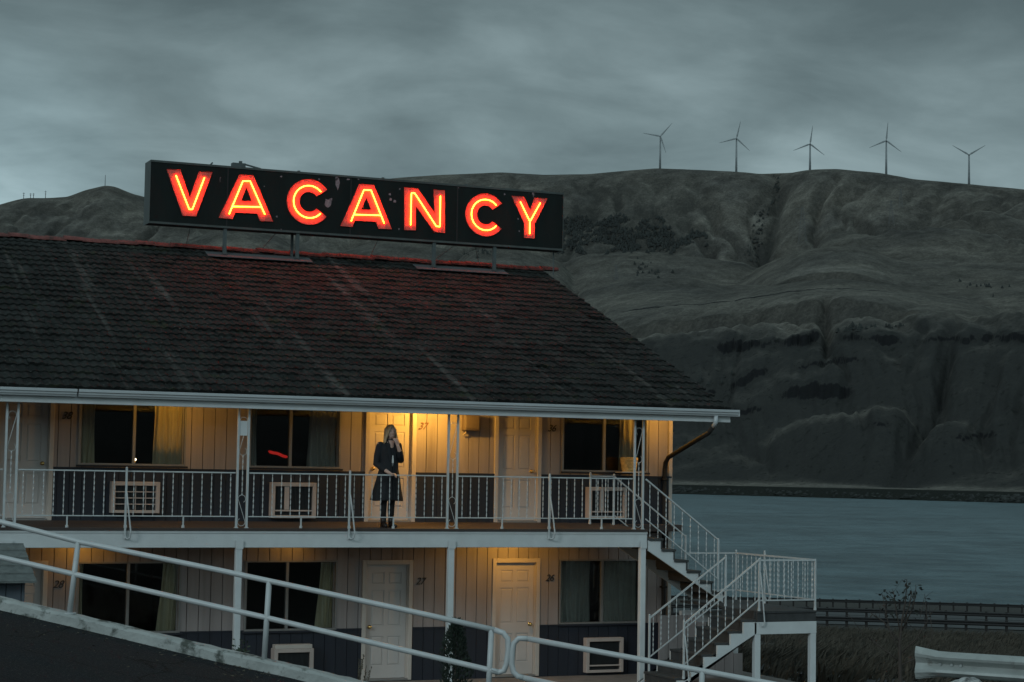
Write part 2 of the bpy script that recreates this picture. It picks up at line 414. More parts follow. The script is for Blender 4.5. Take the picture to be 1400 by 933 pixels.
curtain(-3.72, -3.22, 3.6, 4.95, 'tan', 'tan curtain lit amber in the upper window beside door 38')
curtain(-4.98, -4.72, 3.6, 4.95, 'tan', 'dim tan curtain at the left side of the upper window beside door 38')
curtain(-.98, -.47, 3.6, 4.95, 'grey', 'grey curtain in the upper window left of the standing woman', .03)
curtain(-2.09, -1.93, 3.6, 4.95, 'grey', 'dark narrow curtain at the left side of the upper window left of the woman')
curtain(5.08, 5.42, 3.6, 4.95, 'tan', 'pale curtain above the wicker basket in the upper window at the right end')
curtain(-3.5, -3.2, .82, 2.2, 'tan', 'tan curtain at the right of the lower window beside door 28', .1)
curtain(-4.95, -4.84, .82, 2.2, 'tan', 'narrow tan curtain at the left edge of the lower window beside door 28')
curtain(-.72, -.48, .82, 2.2, 'tan', 'tan curtain at the right of the lower window left of door 27', .1)
curtain(4.75, 5.48, .82, 2.2, 'grey', 'grey pleated curtain in the right half of the lower window right of door 26')
curtain(3.82, 4.66, .82, 2.2, 'grey', 'dark drawn curtain in the left half of the lower window right of door 26', 0, .45)

# deck, beam, underside
YE = -1.70
b = MB()
for i in range(1):
    b.face([(XL, -.024, 2.80), (4.72, -.024, 2.80), (4.72, YE - .03, 2.735), (XL, YE - .03, 2.735)])
b.face([(XL, YE - .03, 2.735), (4.72, YE - .03, 2.735), (4.72, YE - .03, 2.695), (XL, YE - .03, 2.695)])
b.face([(XL, -.024, 2.66), (4.72, -.024, 2.66), (4.72, YE - .03, 2.695), (XL, YE - .03, 2.695)])
b.face([(4.72, -.024, 2.80), (4.72, -.024, 2.66), (4.72, YE - .03, 2.695), (4.72, YE - .03, 2.735)])
b.face([(XL, -.024, 2.80), (XL, -.024, 2.66), (XL, YE - .03, 2.695), (XL, YE - .03, 2.735)])
b.build('deck', M_deck, motel)
b = MB(); b.box(XL, 4.72, YE, YE + .09, ZS, 2.692, .006); b.box(XL, 4.72, YE - .012, YE - .001, 2.655, 2.692)
b.build('deck_beam', M_white, motel)
b = MB()
x = XL + .2
while x < 4.6: b.box(x, x + .04, YE + .1, -.03, 2.50, 2.655); x += .6
b.box(4.66, 4.72, YE + .1, -.03, 2.45, 2.655)
b.build('deck_joists', M_under, motel)
# deck beyond the stair head, at the wall
b = MB(); b.box(4.74, XR, -.48, -.03, 2.66, 2.78); b.build('deck_return', M_deck, motel)
# square posts below
for x in (-10.0, -6.35, -2.70, .99, 4.635):
    b = MB(); b.box(x - .052, x + .052, YE - .025, YE + .075, .02, ZS - .002, .006); b.box(x - .062, x + .062, YE - .037, YE - .0265, ZS - .02, ZS + .12)
    b.build('porch_post', M_white, motel)
# wrought iron double posts with scrolls
def scroll(cx, cz, w, h, y, flip=False):
    """S scroll: two open loops joined by a diagonal"""
    pts = []; r = w / 2
    for i in range(15):
        a = R(200 - i * 20); pts.append((cx + r * math.cos(a), y, cz + h / 2 - r + r * math.sin(a)))
    for i in range(15):
        a = R(80 - 0 + i * -20 + 100); pts.append((cx - r * math.cos(R(-200 + i * 20)) * -1 * -1, y, cz - h / 2 + r - r * math.sin(R(200 - (14 - i) * 20))))
    return pts
def s_curve(cx, cz, w, h, y, sgn=1):
    r = w / 2; top = cz + h / 2 - r; bot = cz - h / 2 + r; P = []
    for k in range(13): a = R(-60 + k * 20); P.append((cx + sgn * r * math.cos(a), y, top + r * math.sin(a)))
    Q = []
    for k in range(13): a = R(-60 + k * 20); Q.append((cx - sgn * r * math.cos(a), y, bot - r * math.sin(a)))
    return P + list(reversed(Q))
def twist_bar(mb, x, y, z0, z1, w=.017, pitch=.092, step=.0115):
    """flat iron bar twisted along its length"""
    n = max(2, int((z1 - z0) / step)); rings = []; t_ = .0055; x_a = w / 2
    for i in range(n + 1):
        t = i / n; z = z0 + (z1 - z0) * t; a = math.pi * (z - z0) / pitch
        c, s_ = math.cos(a), math.sin(a)
        rings.append([(x + u * c - v_ * s_, y + u * s_ + v_ * c, z) for u, v_ in ((x_a, t_ / 2), (-x_a, t_ / 2), (-x_a, -t_ / 2), (x_a, -t_ / 2))])
    mb.ring_loft(rings)
for x in (-10.0, -6.345, -2.665, 1.0, 4.55):
    pole_w = .034
    p = MB(); p.box(x - .102, x - .102 + pole_w, YE + .01, YE + .01 + pole_w, 2.735, 4.70); p.box(x + .102 - pole_w, x + .102, YE + .01, YE + .01 + pole_w, 2.735, 4.70)
    p.box(x - .115, x - .055, YE, YE + .055, 2.735, 2.75); p.box(x + .055, x + .115, YE, YE + .055, 2.735, 2.75)
    pp = p.build('iron_post', M_iron, motel)
    s = MB(); yy = YE + .027
    s.tube(s_curve(x, 3.02, .125, .50, yy), .0048, 6); s.tube(s_curve(x, 4.22, .125, .62, yy, -1), .0048, 6)
    twist_bar(s, x, yy, 3.27, 3.91)
    s.build('scrollwork', M_iron, pp)

# roof: concrete tiles, course by course
def roof_slope(front=True):
    SL = math.hypot(RY - EY, RZ - EZ); nc = 27; exp_ = SL / nc
    uy, uz = (RY - EY) / SL, (RZ - EZ) / SL
    nyv, nzv = -uz, uy
    x0r, x1r = XL - .3, 6.36
    period = .148; sub = 6
    nb_ = int((x1r - x0r) / period); verts = []; faces = []
    for c in range(nc):
        s0 = c * exp_; s1 = s0 + exp_ + .06
        jit = None
        for i in range(nb_):
            if i % 2 == 0: jit = (rnd.gauss(0, .0065) + (.02 if rnd.random() < .02 else 0), rnd.gauss(0, .005), rnd.uniform(-.02, .02) - (.05 if rnd.random() < .015 else 0))
            base = len(verts)
            for k in range(sub + 1):
                u = k / sub; x = x0r + (i + u) * period
                prof = .015 * max(0, math.sin(math.pi * min(1, u * 1.5))) ** .8 if u < .667 else -.004 * math.sin(math.pi * (u - .667) / .333)
                lean = .03
                for (ss, hh) in ((s0 + jit[2], .026 + jit[0] - .022), (s0 + jit[2], .030 + jit[0]), (s1, -.004 + jit[1])):
                    if hh == .026 + jit[0] - .022: h = hh - .012
                    else: h = hh + prof
                    xx = min(x, x1r) + .03 * (c % 2)*0
                    yy = EY + uy * ss + nyv * h; zz = EZ + uz * ss + nzv * h
                    if not front: yy = 2 * RY - yy
                    verts.append((xx, yy, zz))
            for k in range(sub):
                a = base + k * 3
                faces.append((a, a + 3, a + 4, a + 1)); faces.append((a + 1, a + 4, a + 5, a + 2))
    return verts, faces
def roof_mat():
    mt = bpy.data.materials.new('mossy_roof_tile'); mt.use_nodes = True; nt = mt.node_tree; N = nt.nodes; L = nt.links
    b = N['Principled BSDF']; b.inputs['Roughness'].default_value = .9; b.inputs['Specular IOR Level'].default_value = .15
    geo = N.new('ShaderNodeNewGeometry')
    def noise(scale, stretch, detail=5, rough=.6):
        mp = N.new('ShaderNodeMapping'); mp.inputs['Scale'].default_value = stretch; L.new(geo.outputs['Position'], mp.inputs[0])
        n = N.new('ShaderNodeTexNoise'); n.inputs['Scale'].default_value = scale; n.inputs['Detail'].default_value = detail; n.inputs['Roughness'].default_value = rough
        L.new(mp.outputs[0], n.inputs[0]); return n.outputs['Fac']
    def ramp(f, p0, p1, c0=(0, 0, 0, 1), c1=(1, 1, 1, 1)):
        r = N.new('ShaderNodeValToRGB'); L.new(f, r.inputs[0]); e = r.color_ramp.elements
        e[0].position = p0; e[1].position = p1; e[0].color = c0; e[1].color = c1; return r.outputs[0]
    def mix(f, a, c):
        m_ = N.new('ShaderNodeMix'); m_.data_type = 'RGBA'; L.new(f, m_.inputs[0])
        for sock, v in ((m_.inputs[6], a), (m_.inputs[7], c)):
            if isinstance(v, tuple): sock.default_value = v
            else: L.new(v, sock)
        return m_.outputs[2]
    base = ramp(noise(1.2, (1, 1, 1)), .3, .7, (.010, .012, .0115, 1), (.022, .024, .0225, 1))
    fine = ramp(noise(16, (1, 1, 1), 8, .7), .35, .75, (.006, .0075, .007, 1), (.042, .046, .042, 1))
    c = mix(ramp(noise(5, (1, 1, 1)), .35, .65, (.25,) * 3 + (1,), (.7,) * 3 + (1,)), base, fine)
    st = noise(2.6, (1, .045, .045), 5, .6)                      # runs of grit washed straight down the slope
    stm = ramp(st, .60, .74, (0, 0, 0, 1), (.55,) * 3 + (1,))
    c = mix(stm, c, (.115, .11, .10, 1))
    vt = N.new('ShaderNodeTexVoronoi'); vt.inputs['Scale'].default_value = 3.3; L.new(geo.outputs['Position'], vt.inputs['Vector']); sv = N.new('ShaderNodeSeparateColor'); L.new(vt.outputs['Color'], sv.inputs[0])
    mt_ = N.new('ShaderNodeMix'); mt_.data_type = 'RGBA'; mt_.blend_type = 'MULTIPLY'; mt_.inputs[0].default_value = 1; L.new(c, mt_.inputs[6]); L.new(ramp(sv.outputs[0], 0, 1, (.62, .62, .62, 1), (1.42, 1.42, 1.42, 1)), mt_.inputs[7]); c = mt_.outputs[2]
    moss = ramp(noise(1.9, (1, 1, 1), 9, .72), .57, .66); c = mix(moss, c, (.026, .031, .018, 1))
    lich = ramp(noise(26, (1, 1, 1), 4, .6), .66, .72)
    c = mix(lich, c, (.17, .175, .16, 1))
    L.new(c, b.inputs['Base Color'])
    n = noise(60, (1, 1, 1), 4); bp = N.new('ShaderNodeBump'); bp.inputs['Strength'].default_value = .5; bp.inputs['Distance'].default_value = .01
    L.new(n, bp.inputs['Height']); L.new(bp.outputs[0], b.inputs['Normal'])
    return mt
M_roof = roof_mat()
v, f = roof_slope(True); v2, f2 = roof_slope(False); k = len(v)
# a solid board under the tiles, then both slopes of tiles
me = bpy.data.meshes.new('roof'); me.from_pydata(v + v2, [], f + [tuple(reversed([i + k for i in q])) for q in f2]); me.materials.append(M_roof)
roof = link('roof', me, motel, Vector())
b = MB()
for sgn in (1, -1):
    q = lambda y: y if sgn > 0 else 2 * RY - y
    pts = [(EY + .02, EZ - .02), (RY, RZ - .02), (RY, RZ - .08), (EY + .02, EZ - .09)]
    a = [b.bm.verts.new((XL - .29, q(p[0]), p[1])) for p in pts]; c = [b.bm.verts.new((6.33, q(p[0]), p[1])) for p in pts]
    b.bm.faces.new(a); b.bm.faces.new(list(reversed(c)))
    for i in range(4): b.bm.faces.new((a[i], c[i], c[(i + 1) % 4], a[(i + 1) % 4]))
b.build('roof_board', M_groove, motel)
# ridge caps: a row of half-round tiles
b = MB(); x = XL - .3
while x < 6.28:
    z = RZ + .035 + rnd.gauss(0, .008); L_ = .40; r0, r1 = .125, .112; n = 8
    ra = []; rb = []
    for i in range(n + 1):
        a = math.pi * i / n
        ra.append((x, RY - r0 * math.cos(a), z + r0 * .75 * math.sin(a) - .03)); rb.append((x + L_, RY - r1 * math.cos(a), z + r1 * .75 * math.sin(a) - .035))
    b.ring_loft([ra, rb]); x += .36
b.build('ridge_cap', mat('ridge_concrete_neon_tint', (.15, .052, .045), .9, var=.4, scale=9, dark=(.03, .025, .02), dark_at=(.5, .65), dscale=7), motel)  # the neon's red glow is tinted into the cap colour
# flashing plates under the sign posts
def roof_z(y): return EZ + (y - EY) * (RZ - EZ) / (RY - EY)
for (xa, xb) in ((-1.45, .75), (3.05, 5.15)):
    b = MB(); ya, yb = 5.68, 5.98
    b.ring_loft([[(xa, ya, roof_z(ya) + .07), (xa, yb, roof_z(yb) + .07), (xa, yb, roof_z(yb) + .082), (xa, ya, roof_z(ya) + .082)],
                 [(xb, ya, roof_z(ya) + .07), (xb, yb, roof_z(yb) + .07), (xb, yb, roof_z(yb) + .082), (xb, ya, roof_z(ya) + .082)]])
    b.build('flashing', M_flash, motel)
# soffit, fascia, gutter
b = MB(); b.box(XL, XR + .2, YE + .03, -.003, CEIL - .03, CEIL); b.build('soffit', M_soffit, motel)
b = MB(); b.box(XL - .3, 6.30, YE - .16, YE - .12, 4.665, 4.90, .004); b.box(XL - .3, 6.30, YE - .12, YE + .05, 4.68, 4.72)
b.build('fascia', M_white, motel)
prof = [(.0, 0), (-.075, 0), (-.085, .02), (-.10, .035), (-.105, .06), (-.125, .075), (-.128, .115), (-.118, .118), (-.114, .082), (-.095, .064), (-.09, .042), (-.07, .008), (-.004, .008), (-.004, .118), (0, .118)]
def gutter_piece(b, xa, xb):
    o_y, o_z = YE - .162, 4.772
    b.ring_loft([[(xa, o_y + p[0], o_z + p[1]) for p in prof], [(xb, o_y + p[0], o_z + p[1]) for p in prof]])
b = MB(); gutter_piece(b, XL - .3, -5.42); gutter_piece(b, -5.395, 6.42); b.box(6.415, 6.425, YE - .28, YE - .165, 4.775, 4.885)
b.build('gutter', M_gutter, motel)
b = MB(); b.tube([(5.97, YE - .21, 4.775), (5.97, YE - .21, 4.66), (5.96, YE - .14, 4.58)], .042, 10)
b.build('gutter_outlet', M_gutter, motel, True)
b = MB(); b.tube([(5.96, YE - .15, 4.595), (5.95, YE + .02, 4.47), (5.92, -.22, 4.03), (5.92, -.11, 3.93), (5.92, -.085, 3.8), (5.92, -.085, 1.2), (5.92, -.085, .1)], .042, 10)
for z in (3.6, 2.9, 1.6): b.box(5.865, 5.975, -.135, -.03, z, z + .03)
b.build('downspout', M_brown, motel, True)

# ================================================================== balcony railings
RT, RB = 3.615, 2.93          # top and bottom rail heights
def make_baluster():
    b = MB(); twist_bar(b, 0, 0, 0, RT - RB); me = bpy.data.meshes.new('baluster')
    bmesh.ops.recalc_face_normals(b.bm, faces=b.bm.faces); b.bm.to_mesh(me); b.bm.free(); me.materials.append(M_iron); return me
BAL = make_baluster()
def railing(label, x0, x1, mids, stubs, n):
    t = thing('balcony_railing', label, 'railing', ((x0 + x1) / 2, YE + .03, 2.735), 'white iron railings along the balcony'); y = YE + .03
    MB().box(x0, x1, y - .017, y + .017, RT, RT + .022, .003).build('top_rail', M_iron, t)
    MB().box(x0, x1, y - .012, y + .012, RB - .018, RB, .002).build('bottom_rail', M_iron, t)
    for i in range(n):
        x = x0 + (x1 - x0) * (i + .5 + .5 * 0) / n
        if any(abs(x - mx) < .05 for mx in mids): continue
        o = link('baluster', BAL, t, Vector((x, y, RB))); o.rotation_euler.z = rnd.uniform(0, 1.5)
    for mx in mids:
        p = MB(); p.box(mx - .016, mx + .016, YE - .047, YE - .015, 2.56, RT + .05, .003); p.sphere((mx, YE - .031, RT + .06), .02, 10, 6)
        p.tube([(mx + .005, YE - .05, 3.30), (mx + .02, YE - .10, 3.1), (mx + .075, YE - .12, 2.66), (mx + .07, YE - .09, 2.585), (mx + .03, YE - .06, 2.565), (mx, YE - .04, 2.60)], .013, 8)
        p.box(mx - .022, mx + .022, YE - .053, YE - .012, 2.735, 2.78)
        p.build('post', M_iron, t)
    for sx in stubs:
        p = MB(); p.box(sx - .011, sx + .011, y - .011, y + .011, 2.737, RB - .019); p.tube([(sx, y, 2.737), (sx, y, 2.775)], .026, 10)
        p.build('foot', M_iron, t)
railing('white balcony railing at the far left edge, left of door 38', -9.88, -6.46, [-8.2], [-9.2, -7.2], 21)
railing('white balcony railing below the upper window beside door 38', -6.23, -2.78, [-4.56], [-5.46, -3.62], 22)
railing('white balcony railing on which the woman rests her hand', -2.55, .89, [-.85], [-1.66, -.05], 22)
railing('white balcony railing in front of door 36', 1.11, 4.43, [2.79], [1.93, 3.83], 22)

# ================================================================== staircase
stair = thing('staircase', 'white switchback staircase with dark treads from balcony down to the ground', 'staircase', (5.5, -1.9, 0))
RUN, RIS = .2555, .191
def saw(x_start, z_start, n, sx, depth, lastz, y0, y1):
    """saw-tooth stringer"""
    top = []; x = x_start; z = z_start
    for i in range(n):
        z -= RIS; top += [(x, z), (x + sx * RUN, z)]; x += sx * RUN
    bot = [(x, max(lastz, z - depth)), (x_start, z_start - RIS - depth - .02)]
    return top + bot
for (y0, y1) in ((-1.745, -1.70), (-.60, -.555)):
    MB().prism_y([(4.725, 2.54)] + [(p[0], p[1] - .0) for p in saw(4.725, 2.73, 6, 1, .16, -9, 0, 0)][1:] , y0, y1).build('stringer', M_white, stair)
for i in range(6):
    x = 4.725 + i * RUN; z = 2.73 - (i + 1) * RIS
    MB().box(x - .0, x + RUN + .03, -1.775, -.53, z + .002, z + .042, .004).build('tread', M_tread, stair)
    MB().box(x + RUN - .012, x + RUN + .008, -1.765, -.55, z - RIS + .044, z + .001).build('riser', M_tread, stair)
LX0, LX1, LYF, LYB, LZ = 6.06, 7.27, -3.20, -.45, 1.39
for (y0, y1) in ((-3.22, -3.175), (-2.03, -1.985)):
    pts = saw(LX0, LZ, 7, -1, .17, 0, 0, 0)
    MB().prism_y(pts, y0, y1).build('stringer', M_white, stair)
for i in range(6):
    x = LX0 - i * RUN; z = LZ - (i + 1) * RIS
    MB().box(x - RUN - .025, x, -3.17, -2.035, z + .002, z + .04, .004).build('tread', M_tread, stair)
    MB().box(x - RUN - .008, x - RUN + .012, -3.165, -2.04, z - RIS + .042, z + .001).build('riser', M_tread, stair)
MB().box(LX0 - .01, LX0 + .01, -3.165, -2.04, LZ - RIS + .045, LZ - .005).build('riser', M_tread, stair)
b = MB(); b.box(LX0 + .012, LX1, LYF - .03, LYB, LZ - .04, LZ, .004); b.build('landing_deck', M_tread, stair)
b = MB(); b.box(LX0 + .012, LX1 - .01, LYF - .012, LYF + .04, LZ - .19, LZ - .042); b.box(LX1 - .05, LX1 - .01, LYF + .041, LYB - .01, LZ - .19, LZ - .042); b.build('landing_skirt', M_tread, stair)
b = MB(); b.box(LX0 - .04, LX1, LYF - .02, LYF + .07, LZ - .40, LZ - .192, .004); b.box(LX1 - .09, LX1, LYF + .072, LYB, LZ - .40, LZ - .192, .004); b.box(LX0, LX1 - .092, LYB - .09, LYB, LZ - .4, LZ - .192); b.build('landing_beam', M_white, stair)
for (x, y) in ((LX0 + .03, LYF + .03), (LX1 - .06, LYF + .03), (LX0 + .05, LYB - .05), (LX1 - .06, LYB - .05)):
    MB().box(x - .055, x + .055, y - .048, y + .052, -.15, LZ - .402, .005).build('landing_post', M_white, stair)
b = MB(); x = 4.95
while x < 6.0: b.box(x, x + .19, -1.66, -1.63, .02, min(1.95, 2.42 - (x - 4.725) * .75)); x += .2
b = MB()
x = 5.35
while x < LX0 + .9: b.box(x, x + .185, -1.0, -.97, .0, max(.2, min(1.16, 1.95 - (x - 4.9) * .75))); x += .195
b.build('understair_panel', M_board, stair)
# stair railings
def sloped_rail(label, y, xa, za, xb, zb, n, h, loops=(), extra=None):
    t = thing('stair_railing', label, 'railing', ((xa + xb) / 2, y, min(za, zb)), 'white iron railings of the staircase')
    MB().bar((xa, y, za + h), (xb, y, zb + h), .024, .034).build('top_rail', M_iron, t)
    lo = .19
    MB().bar((xa, y, za + lo), (xb, y, zb + lo), .018, .024).build('bottom_rail', M_iron, t)
    for i in range(n):
        u = (i + .5) / n; x = xa + (xb - xa) * u; z = za + (zb - za) * u
        o = link('baluster', BAL, t, Vector((x, y, z + lo))); o.scale.z = (h - lo) / (RT - RB)
    return t
def post(t, x, y, z0, z1, loop=None):
    p = MB(); p.box(x - .016, x + .016, y - .016, y + .016, z0, z1, .003); p.tube([(x, y, z0), (x, y, z0 + .04)], .026, 10)
    p.sphere((x, y, z1 + .012), .02, 10, 6)
    if loop:
        zt, zb = loop
        p.tube([(x + .01, y - .02, zt), (x + .025, y - .05, zt - .25), (x + .07, y - .07, zb + .08), (x + .06, y - .06, zb + .015), (x + .03, y - .04, zb), (x, y - .025, zb + .06)], .012, 8)
    p.build('post', M_iron, t)
t = sloped_rail('white railing sloping down the outer side of the upper stair flight', -1.72, 4.67, 2.73, 6.15, 1.66, 9, .89)
post(t, 6.15, -1.72, 1.62, 2.55)
t = sloped_rail('white railing sloping down the wall side of the upper stair flight', -.54, 4.63, 2.77, 6.13, 1.68, 9, .89)
post(t, 4.63, -.54, 2.78, 3.68); post(t, 6.13, -.54, 1.63, 2.57); post(t, 4.15, -.54, 2.79, 3.70)
b = MB(); b.box(4.15, 4.63, -.556, -.524, 3.65, 3.672); b.build('top_rail', M_iron, t); b = MB(); b.box(4.15, 4.63, -.55, -.53, 2.92, 2.94); b.build('bottom_rail', M_iron, t)
for i in range(3): link('baluster', BAL, t, Vector((4.27 + i * .12, -.54, 2.95)))
t = sloped_rail('white railing on the outer side of the lower stair flight', -3.2, 4.655, .32, 6.11, 1.39, 10, .875)
post(t, 4.655, -3.2, .27, 1.22, (1.0, .12)); post(t, 6.12, -3.2, 1.39, 2.27, (2.05, 1.13))
t = sloped_rail('white railing on the inner side of the lower stair flight', -2.01, 4.62, .33, 6.14, 1.39, 10, .87)
post(t, 4.62, -2.01, .10, 1.24); post(t, 6.14, -2.01, 1.39, 2.27)
def flat_rail(label, pts, n_per, z):
    cx = sum(p[0] for p in pts) / len(pts); cy = sum(p[1] for p in pts) / len(pts)
    t = thing('landing_railing', label, 'railing', (cx, cy, z), 'white iron railings of the staircase')
    a = MB(); c = MB()
    for p, q in zip(pts[:-1], pts[1:]):
        a.bar((p[0], p[1], z + .87), (q[0], q[1], z + .87), .03, .022); c.bar((p[0], p[1], z + .18), (q[0], q[1], z + .18), .022, .018)
    a.build('top_rail', M_iron, t); c.build('bottom_rail', M_iron, t)
    for p, q, n in zip(pts[:-1], pts[1:], n_per):
        for i in range(n):
            u = (i + .5) / n; o = link('baluster', BAL, t, Vector((p[0] + (q[0] - p[0]) * u, p[1] + (q[1] - p[1]) * u, z + .18)))
    return t
t = flat_rail('white railing around the open sides of the stair landing', [(6.14, -3.2), (LX1 - .02, -3.2), (LX1 - .02, -.47), (6.15, -.47)], [8, 17, 7], LZ)
post(t, LX1 - .02, -3.2, LZ, LZ + .86); post(t, LX1 - .02, -1.5, LZ, LZ + .93, (LZ + .7, LZ + .05)); post(t, LX1 - .02, -.47, LZ, LZ + .9)

# ================================================================== lamps under the soffit and deck
def ceiling_lamp(x, y, z, power, label, col=(1.0, .49, .075), r=.06):
    t = thing('ceiling_lamp', label, 'lamp', (x, y, z), 'amber lamps under the balcony ceilings')
    b = MB(); b.tube([(x, y, z + .0), (x, y, z - .03)], .07, 16); b.build('lamp_base', M_white, t)
    b = MB(); b.tube([(x, y, z - .031), (x, y, z - .05), (x, y, z - .08), (x, y, z - .095)], [.045, .05, .042, .02], 14); b.build('lamp_glass', M_lampglass, t, True)
    ld = bpy.data.lights.new('lamp_light', 'POINT'); ld.energy = power; ld.color = col; ld.shadow_soft_size = .05
    o = bpy.data.objects.new('lamp_light', ld); COL.objects.link(o); o.parent = t; o.location = (0, 0, -.13)
ceiling_lamp(1.12, -.68, CEIL - .031, 82, 'bright amber ceiling lamp beside door 37 above the woman')
ceiling_lamp(-3.46, -.85, CEIL - .031, 17, 'amber ceiling lamp over the upper window beside door 38')
ceiling_lamp(5.72, -.66, CEIL - .031, 22, 'amber ceiling lamp at the right end of the upper balcony')
ceiling_lamp(-4.95, -.45, 2.655, 6.5, 'amber lamp under the deck beside door 28')
ceiling_lamp(-1.28, -.40, 2.655, 3, 'amber lamp under the deck over the lower window left of door 27')
ceiling_lamp(2.72, -.74, 2.655, 27, 'amber lamp under the deck above door 26')

# ================================================================== room numbers, air conditioners, small fittings
def numeral(txt, x, z, label, m, size=.175):
    cu = bpy.data.curves.new('numeral', 'FONT'); cu.body = txt; cu.size = size; cu.shear = .35; cu.extrude = .004; cu.align_x = 'CENTER'; cu.align_y = 'CENTER'; cu.space_character = .92
    tmp = bpy.data.objects.new('numeral_tmp', cu); COL.objects.link(tmp)
    me = bpy.data.meshes.new_from_object(tmp.evaluated_get(bpy.context.evaluated_depsgraph_get())); bpy.data.objects.remove(tmp)
    me.transform(Matrix.Rotation(R(90), 4, 'X')); me.materials.clear(); me.materials.append(m)
    o = bpy.data.objects.new('room_number', me); COL.objects.link(o); o.location = (x, -.014, z)
    return tag(o, label, 'room number', 'script room numbers on the motel wall')
numeral('38', -5.22, 4.52, 'script room number 38 on the upper wall', M_black); numeral('37', 1.07, 4.5, 'script room number 37 on the amber lit wall', mat('rusty_iron', (.14, .05, .025), .6, var=.2)); numeral('36', 3.60, 4.52, 'script room number 36 on the upper wall', M_black)
numeral('28', -5.27, 1.75, 'script room number 28 on the lower wall', M_black); numeral('27', 1.08, 1.75, 'script room number 27 beside the lower white door', M_black); numeral('26', 3.60, 1.79, 'script room number 26 beside the lamp lit door', M_black)

def air_conditioner(x0, x1, z0, z1, label, depth=.16, slats=True, cover=False):
    t = thing('air_conditioner', label, 'air conditioner', ((x0 + x1) / 2, -.02, z0), 'air conditioners set in the motel wall')
    y1 = -.024; y0 = y1 - depth; w = .066
    b = MB(); b.box(x0, x0 + w, y0, y1, z0, z1, .004); b.box(x1 - w, x1, y0, y1, z0, z1, .004); b.box(x0 + w, x1 - w, y0, y1, z1 - w, z1, .004); b.box(x0 + w, x1 - w, y0, y1, z0, z0 + w * .7, .004)
    b.build('sleeve', M_acbox, t)
    b = MB(); b.box(x0 + w, x1 - w, y0 + .07, y0 + .08, z0 + w * .7, z1 - w)
    n = 26
    for i in range(n):
        x = x0 + w + (x1 - x0 - 2 * w) * (i + .5) / n; b.box(x - .003, x + .003, y0 + .045, y0 + .069, z0 + w, z1 - w)
    b.build('fins', M_acgrille, t)
    b = MB()
    if slats:
        for i in range(1, 4):
            z = z0 + w * .7 + (z1 - z0 - 1.7 * w) * i / 4; b.box(x0 + w, x1 - w, y0 + .012, y0 + .022, z - .008, z + .008)
        for i in range(1, 4):
            x = x0 + w + (x1 - x0 - 2 * w) * i / 4; b.box(x - .007, x + .007, y0 + .022, y0 + .03, z0 + w * .7, z1 - w)
    else:
        b.box(x0 + w, x1 - w, y0 + .01, y0 + .03, z0 + w + .05, z0 + w + .075)
        if z0 > 1: b.box(x0 + w + .17, x0 + w + .25, y0 + .012, y0 + .04, z0 + w + .08, z1 - w - .002)
    b.build('guard_bars', M_acbox, t)
    if cover:
        b = MB(); b.box(x0 + .01, x1 - .03, y0 + .0, y1 - .05, z1 + .001, z1 + .07, .004); b.build('cover', M_trim, t)
air_conditioner(-4.47, -3.66, 2.93, 3.45, 'air conditioner with a grid guard under the upper window beside door 38')
air_conditioner(-1.73, -.93, 2.86, 3.47, 'air conditioner under the upper window left of the woman', slats=False)
air_conditioner(4.30, 5.08, 2.88, 3.46, 'air conditioner behind the stair head at the right end of the balcony', slats=False)
air_conditioner(-1.63, -.93, .10, .64, 'air conditioner with a raised cover under the lower window left of door 27', .22, False, True)
air_conditioner(4.30, 5.06, .07, .70, 'air conditioner under the lower window right of door 26', .14, False)
# utility box
M_box = mat('box_grey_brown', (.13, .105, .09), .6, var=.15)
t = thing('utility_box', 'grey utility box on the amber lit wall left of door 36', 'utility box', (1.98, -.1, 4.46))
b = MB(); b.box(1.82, 2.12, -.17, -.004, 4.44, 4.72, .012); b.build('casing', M_box, t)
b = MB(); b.box(1.84, 2.10, -.182, -.171, 4.47, 4.70, .006); b.build('lid', M_box, t)
b = MB(); b.tube([(1.87, -.1, 4.44), (1.87, -.1, 4.40), (1.84, -.05, 4.36)], .012, 8); b.build('conduit', M_acbox, t)
# blank white plaque between the bars of the iron post
o = MB().box(-2.735, -2.60, YE + .02, YE + .034, 4.23, 4.47, .003).build('plaque', M_white); tag(o, 'blank white plaque hung between the bars of an iron post', 'plaque')
# wicker basket on the sill at the right end
def basket():
    M_w = mat('wicker', (.82, .60, .26), .8, var=.25, scale=30)
    cx, cy, cz = on_y(860, 640, -.24).x, -.24, 3.76
    t = thing('wicker_basket', 'round woven wicker basket glowing in lamplight at the right upper window', 'basket', (cx, cy, cz))
    b = MB(); H = .24; nst = 22
    for j in range(10):
        z = cz + H * j / 9; r = .115 + .04 * (j / 9) ** .7
        b.tube([(cx + (r + .006 * (-1) ** (i + j)) * math.cos(2 * math.pi * i / 44), cy + (r + .006 * (-1) ** (i + j)) * .85 * math.sin(2 * math.pi * i / 44), z) for i in range(44)], .013, 5, closed=True)
    for i in range(nst):
        a = 2 * math.pi * i / nst; b.tube([(cx + .115 * math.cos(a), cy + .098 * math.sin(a), cz), (cx + .155 * math.cos(a), cy + .132 * math.sin(a), cz + H + .01)], .006, 5)
    b.build('weave', M_w, t, True)
    b = MB(); b.box(cx - .2, cx + .2, -.36, -.075, cz - .03, cz - .008, .003); o = b.build('bracket_shelf', M_trim); tag(o, 'small ledge carrying the wicker basket under the right upper window', 'ledge')
basket()
